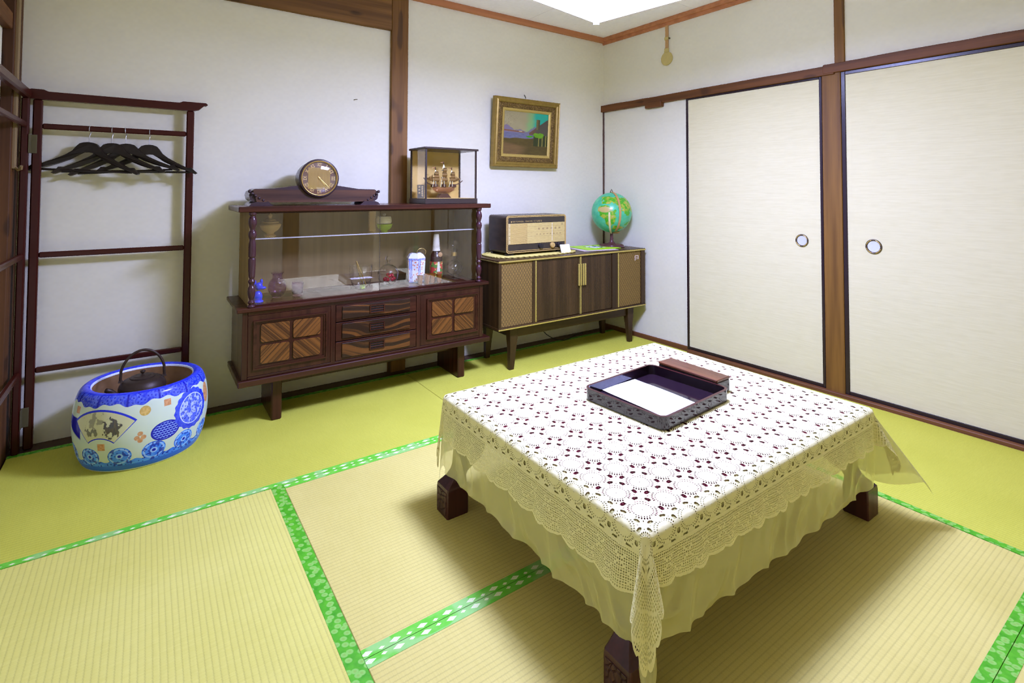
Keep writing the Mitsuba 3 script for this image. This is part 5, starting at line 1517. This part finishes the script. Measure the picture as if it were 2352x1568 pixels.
# wooden hangers on the top bar
up = [(0.0, 0.0), (0.018, -0.002), (0.034, -0.008), (0.046, -0.022), (0.060, -0.044), (0.085, -0.064), (0.13, -0.090), (0.180, -0.115), (0.186, -0.113), (0.198, -0.113), (0.203, -0.121), (0.224, -0.140)]
lo = [(0.214, -0.146), (0.192, -0.136), (0.12, -0.110), (0.070, -0.086), (0.040, -0.064), (0.018, -0.050), (0.0, -0.048)]
half = up + lo
poly = sg.Polygon([(x, z) for x, z in half] + [(-x, z) for x, z in half[::-1]]).buffer(0.0)
HLAB = ['black wooden hanger, leftmost on the rack bar', 'black wooden hanger, second from the left on the rack bar', 'black wooden hanger, third from the left on the rack bar', 'black wooden hanger nearest the right post of the rack']
hz = BARS[0] + 0.0128
for k, (x, rot, w, roll) in enumerate(((-3.412, 16, 0.97, 2.0), (-3.330, 12, 0.98, -1.5), (-3.280, 10, 0.98, -4.0), (-3.183, 9, 0.93, -0.5))):
    hk = thing('clothes_hanger', HLAB[k], 'hanger', 'wooden hangers on the rack')
    H = trimesh.transformations.translation_matrix([x, RY - 0.001, hz]) @ trimesh.transformations.rotation_matrix(-math.radians(rot), [0, 0, 1]) @ trimesh.transformations.rotation_matrix(math.radians(roll), [0, 1, 0]) @ np.diag([w, 1, 1, 1])
    sh_ = exz(poly, -0.008, 0.008)
    v = np.asarray(sh_.vertices).copy()
    v[:, 1] *= 1 + 0.7 * np.clip(np.abs(v[:, 0]) / 0.2, 0, 1)
    v[:, 1] -= 0.030 * np.clip(np.abs(v[:, 0]) / 0.22, 0, 1) ** 2
    sh_ = trimesh.Trimesh(v + [0, 0, -0.076], sh_.faces, process=False)
    part(hk, 'shoulders', xf(sh_, H), 'mat_hanger')
    part(hk, 'trouser_bar', xf(tube([(-0.19, -0.022, -0.212), (0.19, -0.022, -0.212)], 0.005, 8), H), 'mat_hanger', True)
    hook = [(0, 0, -0.078), (0, 0, -0.050), (0.002, 0.004, -0.036)] + [(0.003, 0.016 * math.cos(t) , -0.0155 + 0.0165 * math.sin(t)) for t in np.linspace(-1.2, PI + 0.6, 14)]
    hook = [(a, b, c) for a, b, c in hook]
    part(hk, 'hook', xf(tube(hook, 0.0017, 6), H), 'mat_steel', True, label='bright wire hook')

# ------------------------------------------------------------------ porcelain brazier with an iron kettle
HX, HY = -3.180, -0.335


def hibachi(p, n, uv):
    a = dr.atan2(p.x - HX, -(p.y - HY)) * (180 / PI)          # degrees, 0 faces the room
    rad = dr.sqrt(dr.square(p.x - HX) + dr.square(p.y - HY))
    z = p.z
    s = a * (0.240 * PI / 180)
    blue, deep, light = mi.Color3f(0.008, 0.020, 0.48), mi.Color3f(0.003, 0.006, 0.28), mi.Color3f(0.10, 0.28, 0.80)
    white = mix((0.48, 0.58, 0.46), (0.56, 0.64, 0.44), fbm(s * 9, z * 9))
    orange = mix((0.45, 0.20, 0.07), (0.62, 0.35, 0.15), noise(s * 160, z * 160))
    d, e, r = voronoi(s * 62, z * 62)
    d2, e2, r2 = voronoi(s * 130 + 7, z * 130)

    def flowers(base):
        c = mix(base, mi.Color3f(0.16, 0.24, 0.60), 0.55 * (1 - smoothstep(0.22, 0.34, dr.abs(d - 0.34))) * noise(s * 210, z * 210))
        return mix(c, deep, (1 - smoothstep(0.12, 0.20, d)) * 0.9)

    c = white
    # folding fan with a landscape, left of the middle
    fx, fz = (a + 35.0) * (0.240 * PI / 180), z - 0.076
    fr = dr.sqrt(dr.square(fx) + dr.square(fz))
    fa = dr.abs(dr.atan2(fx, fz))
    fan = smoothstep(0.072, 0.074, fr) * (1 - smoothstep(0.186, 0.188, fr)) * (1 - smoothstep(0.74, 0.75, fa))
    rimf = 1 - smoothstep(0.178, 0.180, fr)
    inner = smoothstep(0.0765, 0.078, fr) * (1 - smoothstep(0.722, 0.732, fa)) * rimf
    land = mix((0.52, 0.51, 0.24), (0.58, 0.58, 0.33), fbm(s * 20, z * 20))
    tn = fbm(s * 85, z * 60, 2.0, 4)
    far = smoothstep(0.50, 0.62, tn + 0.16 * (1 - dr.square((a + 43.0) / 9.0) - dr.square((z - 0.222) / 0.030)))
    near = smoothstep(0.50, 0.58, tn + 0.22 * (1 - dr.square((a + 25.5) / 7.5) - dr.square((z - 0.188) / 0.036)))
    low = smoothstep(0.52, 0.60, tn + 0.16 * (1 - dr.square((a + 44.0) / 8.0) - dr.square((z - 0.172) / 0.014)))
    land = mix(land, (0.20, 0.19, 0.12), 0.75 * far)
    land = mix(land, (0.10, 0.10, 0.045), 0.85 * low)
    land = mix(land, mix((0.03, 0.035, 0.05), (0.10, 0.075, 0.03), noise(s * 200, z * 60)), 0.95 * near)
    c = mix(c, deep, (1 - smoothstep(-58.0, -56.5, a)) * smoothstep(0.135, 0.145, z + 0.0016 * (a + 58)) * (1 - smoothstep(0.218, 0.224, z)))
    c = mix(c, blue, fan)
    c = mix(c, land, inner)
    # round medallion and scaled roundel, right of the middle
    mx_, mz = (a - 46.0) * (0.240 * PI / 180), z - 0.192
    mr = dr.sqrt(dr.square(mx_) + dr.square(mz))
    mth = dr.atan2(mz, mx_)
    med = 1 - smoothstep(0.083 + 0.0022 * dr.cos(mth * 18), 0.085 + 0.0022 * dr.cos(mth * 18), mr)
    px_, pz = (a - 18.5) * (0.240 * PI / 180), z - 0.142
    pr = dr.sqrt(dr.square(px_ / 0.053) + dr.square(pz / 0.040))
    sc_ = dr.maximum(0.0, 1.0 - smoothstep(0.10, 0.22, dr.abs(dr.sqrt(dr.square(((px_ + 0.006 * (dr.floor(pz / 0.0095) - 2 * dr.floor(dr.floor(pz / 0.0095) / 2))) / 0.012) - dr.floor((px_ + 0.006 * (dr.floor(pz / 0.0095) - 2 * dr.floor(dr.floor(pz / 0.0095) / 2))) / 0.012) - 0.5) + dr.square(pz / 0.0095 - dr.floor(pz / 0.0095))) - 0.55)))
    c = mix(c, mix(deep, (0.22, 0.34, 0.78), sc_ * (1 - smoothstep(0.80, 0.90, pr))), 1 - smoothstep(0.98, 1.0, pr))
    c = mix(c, mix(blue, (0.06, 0.11, 0.55), noise(s * 130, z * 130)), med)
    core = 1 - smoothstep(0.060, 0.062, mr)
    c = mix(c, flowers(mix((0.05, 0.09, 0.60), (0.40, 0.48, 0.88), smoothstep(0.44, 0.58, fbm(s * 85, z * 85, 4.0, 3)))), core)
    c = mix(c, (0.50, 0.58, 0.86), 1 - smoothstep(0.0012, 0.0022, dr.abs(mr - 0.062)))
    # seals and coins
    for ca, cz, w in ((20.1, 0.254, 0.0125), (-34.3, 0.116, 0.0135), (-64.5, 0.252, 0.0125), (78.0, 0.10, 0.013)):
        q = dr.maximum(dr.abs((a - ca) * (0.240 * PI / 180)), dr.abs(z - cz))
        c = mix(c, orange, 1 - smoothstep(w, w + 0.0012, q))
    q = dr.sqrt(dr.square((a - 1.3) * (0.240 * PI / 180)) + dr.square(z - 0.242))
    c = mix(c, mix((0.45, 0.30, 0.06), (0.62, 0.42, 0.12), noise(s * 170, z * 170)), 1 - smoothstep(0.0185, 0.0198, q))
    q = dr.sqrt(dr.square((a - 71.0) * (0.240 * PI / 180)) + dr.square((z - 0.222) * 0.6))
    c = mix(c, orange, 1 - smoothstep(0.026, 0.028, q))
    for da, dz in ((0, 0.012), (-2.6, -0.004), (2.6, -0.004), (0, -0.016)):
        q = dr.sqrt(dr.square((a + 2.2 - da) * (0.240 * PI / 180)) + dr.square(z - 0.142 - dz))
        c = mix(c, orange, 1 - smoothstep(0.0085, 0.0100, q))
    # scalloped blue bands at the foot and under the rim
    t = (a + 47.2) / 28.2
    k = t - dr.floor(t + 0.5)
    lobe = dr.sqrt(dr.square(k * 28.2 * (0.240 * PI / 180) / 0.043) + dr.square((z - 0.072) / 0.038))
    foot = dr.maximum(1 - smoothstep(0.97, 1.0, lobe), 1 - smoothstep(0.050, 0.052, z + 0.003 * dr.cos(a * 0.6)))
    fb = mix((0.02, 0.15, 0.66), (0.08, 0.32, 0.74), noise(s * 60, z * 60))
    fb = mix(fb, (0.30, 0.52, 0.80), 0.8 * (1 - smoothstep(0.05, 0.11, dr.abs(lobe - 0.80))))
    fb = mix(fb, deep, smoothstep(0.55, 0.70, noise(s * 150, z * 150)) * 0.8)
    fb = mix(fb, (0.32, 0.55, 0.80), 0.8 * (1 - smoothstep(0.26, 0.34, lobe)))
    fb = mix(fb, deep, 1 - smoothstep(0.14, 0.18, lobe))
    fb = mix(fb, (0.02, 0.14, 0.60), 1 - smoothstep(0.030, 0.032, z))
    c = mix(c, fb, foot)
    hang = 0.273 - 0.0065 * dr.cos(a * 2 * PI / 42.0 + 1.0) - 0.004 * dr.cos(a * 2 * PI / 14.0)
    rb = mix((0.006, 0.015, 0.40), (0.025, 0.06, 0.56), noise(s * 60, z * 60))
    rb = flowers(rb)
    rb = mix(rb, deep, 1 - smoothstep(0.6, 1.2, dr.abs((a / 27.0 - dr.floor(a / 27.0)) - 0.5) * 27.0))
    c = mix(c, rb, smoothstep(hang, hang + 0.0018, z))
    c = mix(c, mix((0.006, 0.012, 0.42), (0.03, 0.06, 0.55), noise(s * 80, rad * 90)), smoothstep(0.3085, 0.3105, z))
    return mix(c, (0.60, 0.66, 0.55), 1 - smoothstep(0.006, 0.008, z))


PR('mat_hibachi', hibachi, 0.13, clearcoat=0.8)
PR('mat_innerglaze', plaster((0.17, 0.09, 0.035), (0.27, 0.155, 0.065)), 0.25, clearcoat=0.3)
PR('mat_rimline', (0.66, 0.72, 0.80), 0.2, clearcoat=0.5)
hb = thing('porcelain_brazier', 'round blue and white porcelain brazier with a fan picture on the tatami before the rack', 'brazier')
out = smoothprof([(0.200, 0.0), (0.212, 0.004), (0.230, 0.045), (0.243, 0.110), (0.247, 0.170), (0.244, 0.225), (0.236, 0.270), (0.226, 0.297), (0.216, 0.3085), (0.206, 0.3135), (0.196, 0.3130), (0.187, 0.308)], 5)
part(hb, 'body', mv(lathe(out, 120), HX, HY, 0.0), 'mat_hibachi', True)
part(hb, 'rim_line', mv(lathe(smoothprof([(0.1872, 0.3082), (0.1845, 0.3055), (0.183, 0.300)], 3), 96), HX, HY, 0), 'mat_rimline', True, label='pale glaze line inside the rim')
part(hb, 'inner_wall', mv(lathe([(0.183, 0.300), (0.182, 0.28), (0.190, 0.24), (0.200, 0.19)], 96), HX, HY, 0), 'mat_innerglaze', True, label='brown glazed inside')
part(hb, 'base', mv(lathe([(0, 0.001), (0.200, 0.0)], 60), HX, HY, 0), 'mat_rimline')
av = []
PR('mat_ash', plaster((0.34, 0.27, 0.15), (0.46, 0.37, 0.22)), 0.95)
ash = lathe([(0.197, 0.205), (0.16, 0.212), (0.12, 0.215), (0.08, 0.218), (0.04, 0.218), (0, 0.219)], 60)
vv = np.asarray(ash.vertices).copy()
vv[:, 2] += 0.010 * (meshkit.fbm(vv * 22, 3) - 0.5)
k_ = solo('ash_bed', mv(trimesh.Trimesh(vv, ash.faces, process=False), HX, HY, 0), 'mat_ash', 'bed of pale brown ash inside the porcelain brazier', 'ash', smooth=True)
labels[k_]['kind'] = 'stuff'
PR('mat_iron', plaster((0.026, 0.016, 0.010), (0.055, 0.034, 0.020)), 0.45, metallic=0.3)
kt = thing('iron_kettle', 'dark cast iron kettle with an arched handle inside the porcelain brazier', 'kettle')
KX, KY_, KZ = -3.186, -0.345, 0.221
part(kt, 'body', mv(lathe(smoothprof([(0, 0), (0.055, 0.001), (0.078, 0.018), (0.088, 0.045), (0.086, 0.066), (0.072, 0.086), (0.052, 0.094), (0.044, 0.095)], 4), 56), KX, KY_, KZ), 'mat_iron', True)
ld = part(kt, 'lid', mv(lathe([(0.0475, 0.0955), (0.047, 0.099), (0.040, 0.1015), (0.034, 0.101), (0.030, 0.104), (0.022, 0.104), (0.012, 0.1065), (0, 0.107)], 48), KX, KY_, KZ), 'mat_iron', 40)
part(ld, 'knob', mv(lathe(smoothprof([(0.0045, 0.106), (0.0045, 0.112), (0.0095, 0.117), (0.0085, 0.124), (0, 0.127)], 3), 24), KX, KY_, KZ), 'mat_iron', True)
part(kt, 'handle', tube([(KX + 0.082 * math.cos(t) * (1 if abs(math.cos(t)) < 0.98 else 0.97), KY_, KZ + 0.098 + 0.116 * math.sin(t)) for t in np.linspace(-0.12, PI + 0.12, 34)], 0.0055, 10), 'mat_iron', True, label='arched iron handle')
for s in (-1, 1):
    part(kt, 'lug', hull([[KX + s * 0.066, KY_ - 0.008, KZ + 0.080], [KX + s * 0.066, KY_ + 0.008, KZ + 0.080], [KX + s * 0.088, KY_ - 0.007, KZ + 0.086], [KX + s * 0.088, KY_ + 0.007, KZ + 0.086], [KX + s * 0.080, KY_, KZ + 0.108]]), 'mat_iron')
part(kt, 'spout', tube([(KX - 0.070, KY_ - 0.028, KZ + 0.030), (KX - 0.095, KY_ - 0.042, KZ + 0.044), (KX - 0.112, KY_ - 0.050, KZ + 0.070), (KX - 0.126, KY_ - 0.056, KZ + 0.078)], [0.017, 0.0145, 0.011, 0.010], 14), 'mat_iron', True)
